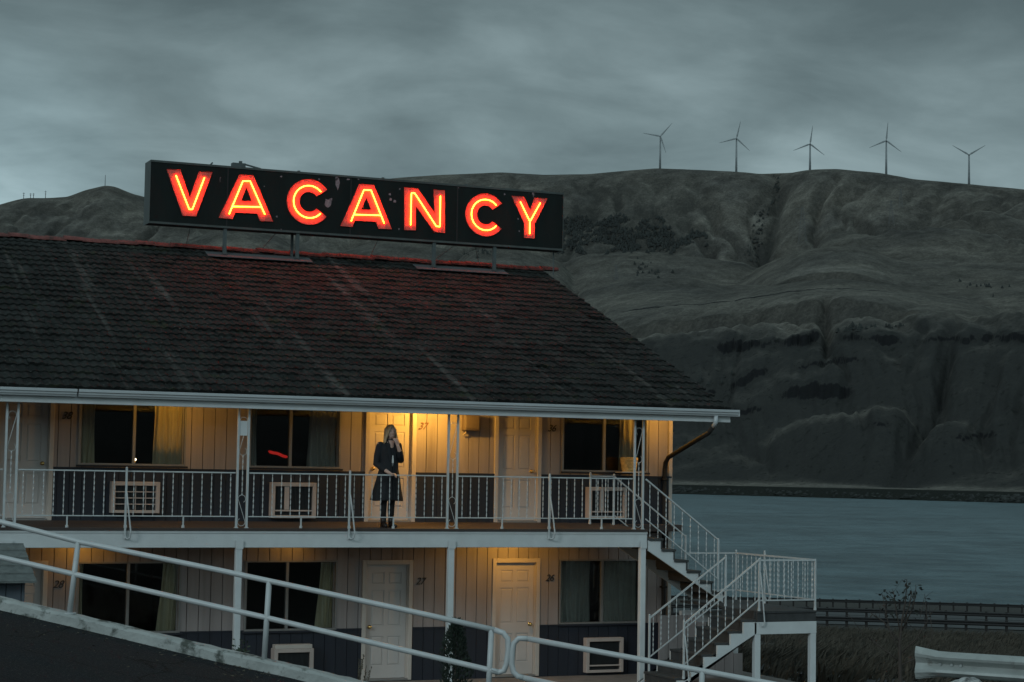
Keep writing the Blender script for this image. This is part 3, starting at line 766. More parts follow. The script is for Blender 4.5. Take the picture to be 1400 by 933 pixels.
# glows added inside the rooms in place of reflections on the glass
b = MB(); b.tube([tuple(on_y(367 + i * 2.4, 617 + i * .75 + .5 * math.sin(i * .9), .9)) for i in range(12)], [.012] + [.026] * 10 + [.012], 8); o = b.build('red_reflection', M_redreflect, None, True); tag(o, 'glowing red streak added as a reflection in the upper window left of the woman', 'reflection')
t = thing('glint_bulb', 'tiny bulb added as a lamp glint in the upper window beside door 38', 'lamp', (-3.98, .35, 3.6)); b = MB(); b.tube([(-3.98, .35, 3.62), (-3.98, .35, 3.79)], [.03, .012], 10); b.build('stand', M_brass, t, True); MB().sphere((-3.98, .35, 3.82), .022, 10, 8).build('bulb', M_glint, t, True)

# ================================================================== rooftop neon sign
SY0, SY1 = 5.80, 6.28         # front and back of the cabinet
sign = thing('rooftop_sign', 'black rooftop sign spelling VACANCY in glowing red neon letters', 'neon sign', (1.9, 6.04, roof_z(5.8)))
SX0, SX1, SZ0, SZ1 = -2.64, 6.47, 8.575, 9.83
b = MB(); b.box(SX0, SX1, SY0, SY1, SZ0, SZ1, .01); b.build('cabinet', M_signbody, sign)
b = MB(); b.box(SX0 - .012, SX0 - .001, SY0 - .012, SY1 + .012, SZ0 - .01, SZ1 + .01); b.box(SX1 + .001, SX1 + .012, SY0 - .012, SY1 + .012, SZ0 - .01, SZ1 + .01)
b.box(SX0, SX1, SY0 - .014, SY0 - .001, SZ1 - .03, SZ1 + .012); b.box(SX0, SX1, SY0 - .014, SY0 - .001, SZ0 - .012, SZ0 + .03); b.box(SX0, SX1, SY0, SY1, SZ1 + .0005, SZ1 + .012)
b.build('edge_trim', M_signside, sign)
for x in (-1.06, 1.58, 3.98): MB().box(x - .012, x + .012, SY0 - .004, SY0 - .0005, SZ0 + .03, SZ1 - .03).build('panel_seam', M_darkmetal, sign)
for x in (.45, 2.3, 4.2, 6.0): MB().box(x, x + .05, SY0 + .1, SY0 + .16, SZ1 + .012, SZ1 + .05).build('top_bracket', M_signpost, sign)
b = MB(); b.box(-.95, -.68, SY0 + .05, SY0 + .2, SZ1 + .012, SZ1 + .10); b.box(-.80, -.74, SY0 + .1, SY0 + .15, SZ1 + .1, SZ1 + .15); b.build('junction_box', M_signpost, sign)
MB().bar((-.68, SY0 + .1, SZ1 + .085), (-.35, SY0 + .1, SZ1 + .02), .03).build('top_strut', M_signpost, sign)
MB().bar((-1.42, SY0 + .1, SZ1), (-1.36, SY0 + .1, SZ1 + .07), .03).build('top_strut', M_signpost, sign)
_pm = mat('bare_primer', (.22, .17, .18), .8, var=.4, scale=20)
for org, cx_, cy_, w_, h_ in (((190, 200), 1270, 236, 15, 44), ((190, 200), 1262, 205, 10, 16), ((190, 200), 1209, 362, 24, 30), ((190, 200), 1226, 340, 9, 9), ((190, 200), 908, 195, 7, 6), ((190, 200), 880, 450, 6, 7), ((190, 200), 1150, 212, 6, 5), ((190, 200), 1335, 213, 13, 6), ((190, 200), 800, 257, 5, 4), ((480, 220), 247, 214, 8, 9), ((480, 220), 251, 246, 9, 10), ((480, 220), 279, 258, 9, 11), ((480, 220), 311, 180, 6, 6), ((480, 220), 1066, 371, 5, 7), ((480, 220), 1073, 450, 6, 7), ((480, 220), 48, 118, 6, 5), ((480, 220), 682, 172, 6, 5), ((480, 220), 980, 214, 7, 6), ((480, 220), 305, 436, 5, 6)):
    b = MB(); pts_ = []
    for k_ in range(11):
        a_ = 2 * math.pi * k_ / 11; r_ = rnd.uniform(.6, 1.15); pts_.append(on_y((cx_ + w_ * r_ * math.cos(a_)) / (14 / 3) + org[0], (cy_ + h_ * r_ * math.sin(a_)) / (14 / 3) + org[1], SY0 - .0025))
    b.face(pts_); b.build('peeled_paint', _pm, sign)
o1, k1 = (190, 200), 14 / 3; o2, k2 = (480, 220), 14 / 3
P1 = lambda q: (q[0] / k1 + 190, q[1] / k1 + 200)
P2 = lambda q: (q[0] / k2 + 480, q[1] / k2 + 220)
def to_sign(pts, conv): return [(p.x, p.z) for p in (on_y(*conv(q), SY0) for q in pts)]
def arc_c(cx, cz, r, a0, a1, n=28): return [(cx + r * math.cos(R(a0 + (a1 - a0) * i / n)), cz + r * math.sin(R(a0 + (a1 - a0) * i / n))) for i in range(n + 1)]
def c_letter(center, px_r, px_in, px_t, conv):
    c = on_y(*conv(center), SY0); e = on_y(*conv((center[0], center[1] - px_r)), SY0); r = abs(e.z - c.z); k = r / px_r
    cx, cz = c.x, c.z
    outer = arc_c(cx, cz, r, 36, 324); inner = arc_c(cx, cz, px_in * k, 322, 38)
    return outer, inner, arc_c(cx, cz, px_t * k, 42, 318)
LET = []
LET.append((to_sign([(175, 147), (262, 152), (322, 330), (382, 163), (466, 168), (362, 449), (277, 445)], P1), None, [to_sign([(233, 188), (318, 405), (338, 405), (415, 203)], P1)]))
A_o = [(640, 182), (727, 187), (852, 482), (770, 478), (752, 432), (612, 425), (595, 466), (508, 458)]; A_i = [(683, 262), (718, 352), (650, 350)]
LET.append((to_sign(A_o, P1), to_sign(A_i, P1), [to_sign([(572, 435), (660, 225), (706, 225), (800, 438)], P1), to_sign([(597, 387), (778, 390)], P1)]))
LET.append((*c_letter((1083, 357), 145, 63, 103, P1)[:2], [c_letter((1083, 357), 145, 63, 103, P1)[2]]))
q12 = lambda p: ((p[0] / k1 + 190 - 480) * k2, (p[1] / k1 + 200 - 220) * k2)
LET.append((to_sign([(50, 150), (143, 155), (257, 438), (175, 435), (155, 390), (20, 383), q12((1358, 517)), q12((1285, 510))], P2), to_sign([(95, 238), (127, 314), (61, 312)], P2), [to_sign([q12((1350, 480)), (78, 188), (124, 190), (207, 400)], P2), to_sign([(12, 345), (185, 350)], P2)]))
LET.append((to_sign([(338, 170), (423, 178), (530, 335), (525, 185), (595, 190), (595, 462), (530, 455), (410, 290), (410, 445), (338, 443)], P2), None, [to_sign([(376, 412), (381, 208), (402, 208), (540, 420), (563, 422), (566, 226)], P2)]))
LET.append((*c_letter((855, 347), 136, 60, 98, P2)[:2], [c_letter((855, 347), 136, 60, 98, P2)[2]]))
LET.append((to_sign([(1022, 225), (1100, 230), (1138, 318), (1170, 237), (1250, 242), (1168, 402), (1168, 497), (1102, 493), (1102, 400)], P2), None, [to_sign([(1075, 262), (1137, 390), (1203, 270)], P2), to_sign([(1136, 392), (1135, 468)], P2)]))
def densify(pts, step=.05):
    out = [pts[0]]
    for a, c in zip(pts[:-1], pts[1:]):
        d = math.hypot(c[0] - a[0], c[1] - a[1]); n = max(1, int(d / step))
        out += [(a[0] + (c[0] - a[0]) * i / n, a[1] + (c[1] - a[1]) * i / n) for i in range(1, n + 1)]
    return out
SCX = (SX0 + SX1) / 2; SCY = (SY0 + SY1) / 2
def letters(back):
    for outer, inner, tubes in LET:
        fl = lambda p, y: (p[0], y, p[1]) if not back else (2 * SCX - p[0], 2 * SCY - y, p[1])
        bm = bmesh.new()
        def loop(pts): 
            vs = [bm.verts.new((p[0], 0, p[1])) for p in pts]; return [bm.edges.new((vs[i], vs[(i + 1) % len(vs)])) for i in range(len(vs))]
        if len(inner or []) > 6:  # a C: one outline running out along the outer arc and back along the inner
            es = loop(list(outer) + list(inner)); loops = [list(outer) + list(inner)]
        else:
            es = loop(outer); loops = [outer]
            if inner: es += loop(inner); loops.append(inner)
        bmesh.ops.triangle_fill(bm, use_beauty=True, edges=es)
        mb = MB()
        for f_ in bm.faces:
            mb.face([fl((v_.co.x, v_.co.z), SY0 - .014) for v_ in f_.verts])
        bm.free()
        for lp in loops:      # the low channel wall round each letter
            for i in range(len(lp)):
                a, c = lp[i], lp[(i + 1) % len(lp)]
                mb.face([fl(a, SY0 - .001), fl(c, SY0 - .001), fl(c, SY0 - .03), fl(a, SY0 - .03)])
        lt = mb.build('letter', M_letter, sign)
        tb = MB()
        for tpts in tubes:
            tb.tube([fl(p, SY0 - .040) for p in densify(tpts)], .0090, 8)
        tb.build('neon_tube', M_neon, lt, True)
        tb = MB()
        for tpts in tubes:
            for p in densify(tpts, .3)[1:-1]: tb.tube([fl(p, SY0 - .015), fl(p, SY0 - .036)], .007, 6)
        tb.build('tube_support', M_black, lt)
letters(False); letters(True)
for x in (-1.08, .455, 3.475, 4.875):
    b = MB(); b.box(x - .034, x + .034, SY0 + .01, SY0 + .08, roof_z(5.84) + .05, SZ0 - .002); b.box(x - .05, x + .05, SY0 - .005, SY0 + .10, roof_z(5.84) + .083, roof_z(5.84) + .10)
    b.build('sign_post', M_signpost, sign)
    if x in (.455,): MB().box(x - .025, x + .025, SY1 - .08, SY1 - .03, RZ - .1, SZ0 - .002).build('sign_post', M_signpost, sign)
b = MB(); b.tube([(6.33, 5.95, SZ0), (6.33, 5.95, roof_z(5.95) + .05)], .014, 6)
for (xa, xb) in ((2.35, 2.25), (4.1, 3.6), (4.6, 4.85), (-1.7, -1.72), (.1, -.2)): b.tube([(xa, SY1 - .03, SZ0), (xb, SY1 + .3, roof_z(6.2) + .05)], .006, 5)
b.build('stay_wire', M_signpost, sign)

# ================================================================== foreground: road, kerb, pipe railing
LA = on_r(0, 816, 22.6); LB = on_r(1040, 1040, 20.6)
def on_rail(px, py): return on_line(px, py, LA, LB)
dirl = Vector((LB.x - LA.x, LB.y - LA.y, 0)).normalized(); nrm = Vector((dirl.y, -dirl.x, 0))     # nrm points to the camera side
if nrm.dot(Vector(CAM) - LA) < 0: nrm = -nrm
kerb_px = [(-500, 697), (-150, 780), (0, 816), (150, 851), (300, 887), (400, 909), (520, 938), (700, 980), (1040, 1062), (1500, 1172)]
tops = [on_rail(*p) for p in kerb_px]
KH = .135
# kerb: broad coping with worn edges, carried by a retaining wall
b = MB(); rings = []
for i, (p, q) in enumerate(zip(tops[:-1], tops[1:])):
    n = max(1, int((q - p).length / .12))
    for k in range(n):
        c = p.lerp(q, k / n); w = .006
        j = lambda: Vector((rnd.uniform(-w, w), rnd.uniform(-w, w), rnd.uniform(-w, w) * 1.3))
        f0 = c + nrm * .10; f1 = c - nrm * .12
        rings.append([f0 + Vector((0, 0, -KH - .25)), f0 + Vector((0, 0, -KH + .01)) + j() * .5, f0 + Vector((0, 0, -.035)) + j(), f0 - nrm * .03 + Vector((0, 0, -.008)) + j(), c - nrm * .03 + j(), f1 + nrm * .02 + Vector((0, 0, -.004)) + j(), f1 + Vector((0, 0, -.03)), f1 + Vector((0, 0, -KH - .25))])
b.ring_loft(rings); struct(b.build('kerb', M_conc))
b = MB(); ra = []
for c in tops:
    f0 = c + nrm * .06; f1 = c - nrm * .10; zt = c.z - KH - .2
    ra.append([(f0.x, f0.y, -4.0), (f0.x, f0.y, zt), (f1.x, f1.y, zt), (f1.x, f1.y, -4.0)])
b.ring_loft(ra); tag(b.build('retaining_wall', M_conc), 'concrete retaining wall under the kerb of the sloping access road', 'retaining wall')
def asphalt_mat():
    mt = M_asph; nt = mt.node_tree; N = nt.nodes; L = nt.links; b_ = N['Principled BSDF']; src = b_.inputs['Base Color'].links[0].from_socket
    geo = N.new('ShaderNodeNewGeometry'); nz = N.new('ShaderNodeTexNoise'); nz.inputs['Scale'].default_value = 2.2; nz.inputs['Detail'].default_value = 6; L.new(geo.outputs['Position'], nz.inputs[0])
    mxv = N.new('ShaderNodeMix'); mxv.data_type = 'VECTOR'; mxv.inputs[0].default_value = .22; L.new(geo.outputs['Position'], mxv.inputs[4]); L.new(nz.outputs['Color'], mxv.inputs[5])
    vo = N.new('ShaderNodeTexVoronoi'); vo.feature = 'DISTANCE_TO_EDGE'; vo.inputs['Scale'].default_value = .95; L.new(mxv.outputs[1], vo.inputs['Vector'])
    rp = N.new('ShaderNodeValToRGB'); L.new(vo.outputs['Distance'], rp.inputs[0]); rp.color_ramp.elements[0].position = .004; rp.color_ramp.elements[0].color = (1, 1, 1, 1); rp.color_ramp.elements[1].position = .012; rp.color_ramp.elements[1].color = (0, 0, 0, 1)
    mx = N.new('ShaderNodeMix'); mx.data_type = 'RGBA'; L.new(rp.outputs[0], mx.inputs[0]); L.new(src, mx.inputs[6]); mx.inputs[7].default_value = (.006, .007, .007, 1)
    g = N.new('ShaderNodeTexNoise'); g.inputs['Scale'].default_value = 55; g.inputs['Detail'].default_value = 3; L.new(geo.outputs['Position'], g.inputs[0])
    r2 = N.new('ShaderNodeValToRGB'); L.new(g.outputs['Fac'], r2.inputs[0]); r2.color_ramp.elements[0].position = .60; r2.color_ramp.elements[1].position = .72
    m2 = N.new('ShaderNodeMix'); m2.data_type = 'RGBA'; L.new(r2.outputs[0], m2.inputs[0]); L.new(mx.outputs[2], m2.inputs[6]); m2.inputs[7].default_value = (.085, .088, .085, 1)
    L.new(m2.outputs[2], b_.inputs['Base Color']); return mt
# asphalt access road, falling to the right, level across
b = MB(); rows = []
for c in tops:
    g0 = c + nrm * .08
    rows.append([Vector((g0.x, g0.y, c.z - KH)) + nrm * s + Vector((0, 0, .006 * s)) for s in (0, .5, 1, 2, 4, 8, 14)])
rv = [[b.bm.verts.new(p) for p in r] for r in rows]
for a, c in zip(rv[:-1], rv[1:]):
    for i in range(len(a) - 1): b.bm.faces.new((a[i], a[i + 1], c[i + 1], c[i]))
struct(b.build('access_road', asphalt_mat()))
b = MB()
for i in range(260):
    u = rnd.random(); k_ = rnd.randrange(1, 5); p = tops[k_].lerp(tops[k_ + 1], u) + nrm * (.11 + abs(rnd.gauss(0, .22 if i % 3 else 1.3))); z = p.z - KH + .006
    p = Vector((p.x, p.y, z)); a = rnd.uniform(0, 6.3); s_ = rnd.uniform(.008, .03)
    b.face([p + Vector((math.cos(a + t_) * s_ * (1 if t_ in (0, math.pi) else .5), math.sin(a + t_) * s_ * (1 if t_ in (0, math.pi) else .5), rnd.uniform(0, .012))) for t_ in (0, math.pi / 2, math.pi, 3 * math.pi / 2)])
o = b.build('leaf_litter', M_dryweed); o['kind'] = 'stuff'
# pipe railing, two sections
PR = .031
def pipe_section(label, top_px, bot_px, post_px, ends):
    tp = [on_rail(*p) for p in top_px]; bp_ = [on_rail(*p) for p in bot_px]
    t = thing('pipe_railing', label, 'railing', tuple(tp[0]), 'white pipe railing along the access road')
    off = Vector((0, 0, 0))
    b = MB(); b.tube(tp, PR, 14); b.build('top_rail', M_pipe, t, True)
    b = MB(); b.tube(bp_, PR, 14); b.build('bottom_rail', M_pipe, t, True)
    for e in ends:
        b = MB(); b.tube([on_rail(*p) for p in e], PR, 14); b.build('end_bend', M_pipe, t, True)
    for (pa, pb) in post_px:
        a = on_rail(*pa); c = on_rail(*pb)
        b = MB(); b.tube([a, c], PR * 1.0, 14); b.build('post', M_pipe, t, True)
        b = MB(); b.tube([c + Vector((0, 0, -.004)), c + Vector((0, 0, .012))], .075, 14); b.build('base_plate', M_pipe, t)
pipe_section('white pipe railing along the kerb at left, ending in front of door 26',
    [(-480, 590), (-150, 674), (0, 713.5), (108, 741), (300, 780), (370, 795), (580, 840), (676, 861.5)],
    [(-480, 650), (-150, 731), (0, 762), (100, 785), (300, 830.5), (365, 845), (500, 877), (672, 917), (682, 919.5)],
    [((-190, 664), (-195, 765)), ((107, 741), (95, 839)), ((368, 795), (361, 905)), ((672, 861), (666, 975))],
    [[(676, 861.5), (688, 865.5), (694.5, 874), (695, 890), (692.5, 908), (689, 917), (682, 919.5), (672, 917)]])
pipe_section('white pipe railing running down to the right bottom corner',
    [(722, 873.5), (860, 899), (1065, 937), (1300, 985), (1420, 1010)],
    [(716, 927), (900, 966), (1065, 1003), (1300, 1055), (1420, 1082)],
    [((960, 918), (956, 1040)), ((1290, 983), (1284, 1110))],
    [[(722, 873.5), (709, 873), (702.5, 880), (700.5, 893), (699.5, 908), (702, 919), (708, 925), (716, 927)]])

# ================================================================== near ground
def sstep(a, b, x):
    t = np.clip((x - a) / (b - a), 0, 1); return t * t * (3 - 2 * t)
def perlin(x, y, seed=0):
    r_ = np.random.RandomState(seed); perm = r_.permutation(512); ang = r_.rand(512) * 2 * np.pi
    xi = np.floor(x).astype(int); yi = np.floor(y).astype(int); xf = x - xi; yf = y - yi
    u = xf * xf * xf * (xf * (xf * 6 - 15) + 10); v = yf * yf * yf * (yf * (yf * 6 - 15) + 10)
    def g(ix, iy, dx, dy):
        a = ang[perm[(ix + perm[iy % 512]) % 512]]; return np.cos(a) * dx + np.sin(a) * dy
    n00 = g(xi, yi, xf, yf); n10 = g(xi + 1, yi, xf - 1, yf); n01 = g(xi, yi + 1, xf, yf - 1); n11 = g(xi + 1, yi + 1, xf - 1, yf - 1)
    return (n00 * (1 - u) + n10 * u) * (1 - v) + (n01 * (1 - u) + n11 * u) * v * 1.0
def fbm(x, y, octv=4, seed=0, gain=.5):
    s = np.zeros_like(x); a = 1.0; f_ = 1.0
    for o_ in range(octv): s += a * perlin(x * f_, y * f_, seed + o_); a *= gain; f_ *= 2.03
    return s
GR = [0, 34, 45, 60, 90, 118, 124, 138, 146, 152, 186, 196, 204, 216, 240, 262]
GZ = [-.02, -.02, -.6, -2.4, -4.3, -5.6, -5.7, -6.05, -6.8, -7.05, -8.75, -9.5, -9.85, -10.1, -12.6, -14.5]
def ground_h(x, y):
    d = np.hypot(x - CAM[0], y - CAM[1]); z = np.interp(d, GR, GZ)
    return z + .16 * fbm(x / 3, y / 3, 3, 5) * sstep(36, 50, d) * (1 - sstep(112, 118, d))
def ground_z(x, y): return float(ground_h(np.array([float(x)]), np.array([float(y)]))[0])
AZF = math.atan2(ray(700, 466)[1], ray(700, 466)[0])
def sector(name, a0, a1, na, radii, fn, material):
    az = np.linspace(AZF + a0, AZF + a1, na); rr = np.array(radii)
    A, Q = np.meshgrid(az, rr, indexing='ij'); x = CAM[0] + Q * np.cos(A); y = CAM[1] + Q * np.sin(A); z = fn(x, y)
    nr = len(rr); verts = np.stack([x, y, z], -1).reshape(-1, 3)
    i, j = np.meshgrid(np.arange(na - 1), np.arange(nr - 1), indexing='ij'); a = (i * nr + j).ravel()
    faces = np.stack([a, a + nr, a + nr + 1, a + 1], -1)
    me = bpy.data.meshes.new(name); me.from_pydata(verts.tolist(), [], faces.tolist())
    me.polygons.foreach_set('use_smooth', [True] * len(me.polygons)); me.materials.append(material)
    return link(name, me, None, Vector())
M_ground = mat('dry_bank_soil', (.032, .029, .024), .95, var=.45, scale=.9, dark=(.028, .028, .022), dark_at=(.45, .62), dscale=.5, bump=.6, bscale=6)
# the lower yard keeps clear of the raised access road: it is cut at the retaining wall
def yard(x, y):
    z = ground_h(x, y); s = (x - LA.x) * nrm.x + (y - LA.y) * nrm.y
    return np.where(s > .02, np.minimum(z, -1.2 - .05 * np.clip(s, 0, 20)), z)
struct(sector('ground', R(-80), R(80), 260, list(np.linspace(2, 33, 16)) + list(np.linspace(34, 262, 110)), yard, M_ground))
struct(MB().box(XL, 7.6, -3.9, -.03, -.2, .015).build('walkway', M_walk))
M_hw = mat('highway_asphalt', (.06, .065, .066), .9, var=.2, scale=.6)
def strip(name, r0, r1, m_, dz=.05):
    b = MB(); rv = []
    for i in range(121):
        a = AZF + R(-50) + R(100) * i / 120
        rv.append([b.bm.verts.new((CAM[0] + q * math.cos(a), CAM[1] + q * math.sin(a), float(np.interp(q, GR, GZ)) + dz)) for q in np.linspace(r0, r1, 5)])
    for a, c in zip(rv[:-1], rv[1:]):
        for k_ in range(4): b.bm.faces.new((a[k_], a[k_ + 1], c[k_ + 1], c[k_]))
    return struct(b.build(name, m_))
strip('highway', 152.5, 185, M_hw); strip('frontage_road', 125, 137.5, M_hw)
M_pathm = mat('grey_path_gravel', (.05, .053, .054), .95, var=.25, scale=2)
b = MB(); pts = [on_r(960, 899, 43), on_r(1090, 912, 40), on_r(1180, 926, 37.5), on_r(1290, 943, 35.5)]; rv = []
for p in pts:
    rv.append([b.bm.verts.new((p.x + dx, p.y + dy, ground_z(p.x + dx, p.y + dy) + .07)) for dx, dy in ((-.7, -1.6), (.7, 1.6))])
for a, c in zip(rv[:-1], rv[1:]): b.bm.faces.new((a[0], a[1], c[1], c[0]))
struct(b.build('path', M_pathm))

# dry grass on the bank (uncountable)
def grass_field(name, n, r0, r1, px0, px1, hmin, hmax, m_, wmul=1.0):
    verts = []; faces = []
    for i in range(n):
        rr = math.sqrt(rnd.uniform(r0 * r0, r1 * r1)); d = ray(rnd.uniform(px0, px1), 600); L_ = math.hypot(d[0], d[1])
        x, y = CAM[0] + d[0] / L_ * rr, CAM[1] + d[1] / L_ * rr
        if XL - .3 < x < XR + 2.2 and y < YB: continue
        if mnoise.noise(Vector((x * .22, y * .22, 3))) < -.28: continue
        z = ground_z(x, y) - .03; h = rnd.uniform(hmin, hmax); w = rnd.gauss(.16, .1); c_ = rnd.uniform(.3, 1)
        for k_ in range(6):
            a = rnd.uniform(0, 2 * math.pi); s_ = rnd.uniform(.02, .20); ln = rnd.uniform(.4, 1.0)
            bx, by = x + s_ * math.cos(a), y + s_ * math.sin(a); bw = rnd.uniform(.012, .026) * wmul
            tx, ty = bx + h * (.45 * ln * math.cos(a) + .35 + w), by + h * .45 * ln * math.sin(a)
            p_ = rnd.uniform(0, math.pi); ox, oy = bw * math.cos(p_), bw * math.sin(p_); k0 = len(verts)
            mx_, my_ = (bx * .6 + tx * .4), (by * .6 + ty * .4)
            verts += [(bx - ox, by - oy, z), (bx + ox, by + oy, z), (mx_ + ox * .8, my_ + oy * .8, z + h * .65 * ln), (mx_ - ox * .8, my_ - oy * .8, z + h * .65 * ln), (tx, ty, z + h * ln)]
            faces += [(k0, k0 + 1, k0 + 2, k0 + 3), (k0 + 3, k0 + 2, k0 + 4)]
    me = bpy.data.meshes.new(name); me.from_pydata(verts, [], faces); me.materials.append(m_)
    o = link(name, me, None, Vector()); o['kind'] = 'stuff'; return o
M_drygrass = mat('dry_grass', (.046, .039, .028), .9, var=.6, scale=.45, dark=(.035, .03, .02), dark_at=(.42, .60), dscale=.35)
M_greengrass = mat('weedy_grass', (.018, .021, .015), .9, var=.4, scale=.8)
grass_field('dry_grass', 9000, 36, 117, 900, 1500, .25, .6, M_drygrass, 1.6)
grass_field('weeds', 4500, 36, 117, 900, 1500, .12, .35, M_greengrass, 1.6)

# ================================================================== roadside guardrails far below
def highway_guardrail(label, rr, spacing, hb, beam, px0, px1, m_):
    t = thing('highway_guardrail', label, 'guardrail', tuple(on_r(1200, 840, rr).xy) + (float(np.interp(rr, GR, GZ)),), 'dark guardrails along the highway')
    z = float(np.interp(rr, GR, GZ)); a0 = math.atan2(*(ray(px0, 800)[[1, 0]])); a1 = math.atan2(*(ray(px1, 800)[[1, 0]]))
    pt = lambda a, dr=0, zz=0: Vector((CAM[0] + (rr + dr) * math.cos(a), CAM[1] + (rr + dr) * math.sin(a), z + zz))
    n = 60; rings = []
    for i in range(n + 1):
        a = a0 + (a1 - a0) * i / n
        prof_ = [(-.04, hb - beam), (-.10, hb - beam * .78), (-.03, hb - beam * .5), (-.10, hb - beam * .22), (-.04, hb), (-.02, hb), (-.02, hb - beam)]
        rings.append([pt(a, q[0], q[1]) for q in prof_])
    MB().ring_loft(rings).build('beam', m_, t)
    cnt = min(96, int(abs(a1 - a0) * rr / spacing)); me = None
    b = MB(); b.box(-.09, .09, -.0, .2, -.2, hb + .06); 
    bmesh.ops.recalc_face_normals(b.bm, faces=b.bm.faces); me = bpy.data.meshes.new('post'); b.bm.to_mesh(me); b.bm.free(); me.materials.append(M_timber)
    for i in range(cnt):
        a = a0 + (a1 - a0) * (i + .5) / cnt; o = link('post', me, t, pt(a)); o.rotation_euler.z = a - math.pi / 2
highway_guardrail('dark guardrail nearest the water, farthest of the three', 203, 1.35, .84, .30, 880, 1560, M_darkmetal)
highway_guardrail('dark heavy guardrail on the far side of the grey road, middle of the three', 151, 1.45, .62, .31, 880, 1560, M_darkmetal)
highway_guardrail('dark low guardrail above the dry grass bank, nearest of the three', 123, 1.22, .64, .30, 880, 1560, M_darkmetal)

# ================================================================== river and far hills
def water_mat():
    mt = bpy.data.materials.new('river_water'); mt.use_nodes = True; nt = mt.node_tree; N = nt.nodes; L = nt.links
    b = N['Principled BSDF']; b.inputs['Base Color'].default_value = (.07, .125, .138, 1); b.inputs['Roughness'].default_value = .3; b.inputs['IOR'].default_value = 1.33
    geo = N.new('ShaderNodeNewGeometry')
    def noise(scale, st, det, rot=0):
        mp = N.new('ShaderNodeMapping'); mp.inputs['Scale'].default_value = st; mp.inputs['Rotation'].default_value = (0, 0, rot); L.new(geo.outputs['Position'], mp.inputs[0])
        n = N.new('ShaderNodeTexNoise'); n.inputs['Scale'].default_value = scale; n.inputs['Detail'].default_value = det; n.inputs['Roughness'].default_value = .6; L.new(mp.outputs[0], n.inputs[0]); return n.outputs['Fac']
    n1 = noise(.55, (1, 1, 1), 8, .5); n2 = noise(.11, (1, 1.6, 1), 5, .9)
    n3 = noise(.10, (1, 1.0, 1), 10, .45); r3 = N.new('ShaderNodeValToRGB'); L.new(n3, r3.inputs[0]); e3 = r3.color_ramp.elements
    e3[0].position = .36; e3[0].color = (.080, .128, .144, 1); e3[1].position = .62; e3[1].color = (.142, .212, .232, 1); n4 = noise(.016, (1, 1, 1), 5, .6); r4 = N.new('ShaderNodeValToRGB'); L.new(n4, r4.inputs[0]); r4.color_ramp.elements[0].position = .38; r4.color_ramp.elements[0].color = (.80, .80, .80, 1); r4.color_ramp.elements[1].position = .62; r4.color_ramp.elements[1].color = (1.12, 1.12, 1.12, 1)
    mw = N.new('ShaderNodeMix'); mw.data_type = 'RGBA'; mw.blend_type = 'MULTIPLY'; mw.inputs[0].default_value = 1; L.new(r3.outputs[0], mw.inputs[6]); L.new(r4.outputs[0], mw.inputs[7]); L.new(mw.outputs[2], b.inputs['Base Color'])
    ad = N.new('ShaderNodeMath'); ad.operation = 'MULTIPLY_ADD'; L.new(n2, ad.inputs[0]); ad.inputs[1].default_value = 2.0; L.new(n1, ad.inputs[2])
    bp = N.new('ShaderNodeBump'); bp.inputs['Strength'].default_value = 1.0; bp.inputs['Distance'].default_value = 1.5
    L.new(ad.outputs[0], bp.inputs['Height']); L.new(bp.outputs[0], b.inputs['Normal'])
    return mt
WZ = -12.0
b = MB(); n = 96
cv = [b.bm.verts.new((CAM[0] + 4600 * math.cos(2 * math.pi * i / n), CAM[1] + 4600 * math.sin(2 * math.pi * i / n), WZ)) for i in range(n)]
ci = [b.bm.verts.new((CAM[0] + 225 * math.cos(2 * math.pi * i / n), CAM[1] + 225 * math.sin(2 * math.pi * i / n), WZ)) for i in range(n)]
for i in range(n): b.bm.faces.new((ci[i], ci[(i + 1) % n], cv[(i + 1) % n], cv[i]))
struct(b.build('river', water_mat()))
# the dry hillside that rises behind the road and the camera
def back_hill(x, y):
    d = np.hypot(x - CAM[0], y - CAM[1]); a = np.arctan2(y - CAM[1], x - CAM[0]) - AZF; a = np.abs((a + np.pi) % (2 * np.pi) - np.pi)
    k = sstep(R(80), R(112), a)
    return -1.6 + 0 * d + k * (np.interp(d, [3, 9, 14, 40, 90, 200, 400], [0, .3, 1.0, 4, 9, 20, 42]) + 1.2 * fbm(x / 9, y / 9, 4, 9) * sstep(8, 20, d)) - (1 - k) * np.interp(d, [3, 30, 400], [0, .5, 9])
struct(sector('hillside', R(79), R(281), 120, list(np.linspace(3, 20, 14)) + list(np.geomspace(22, 400, 40)), back_hill, M_ground))

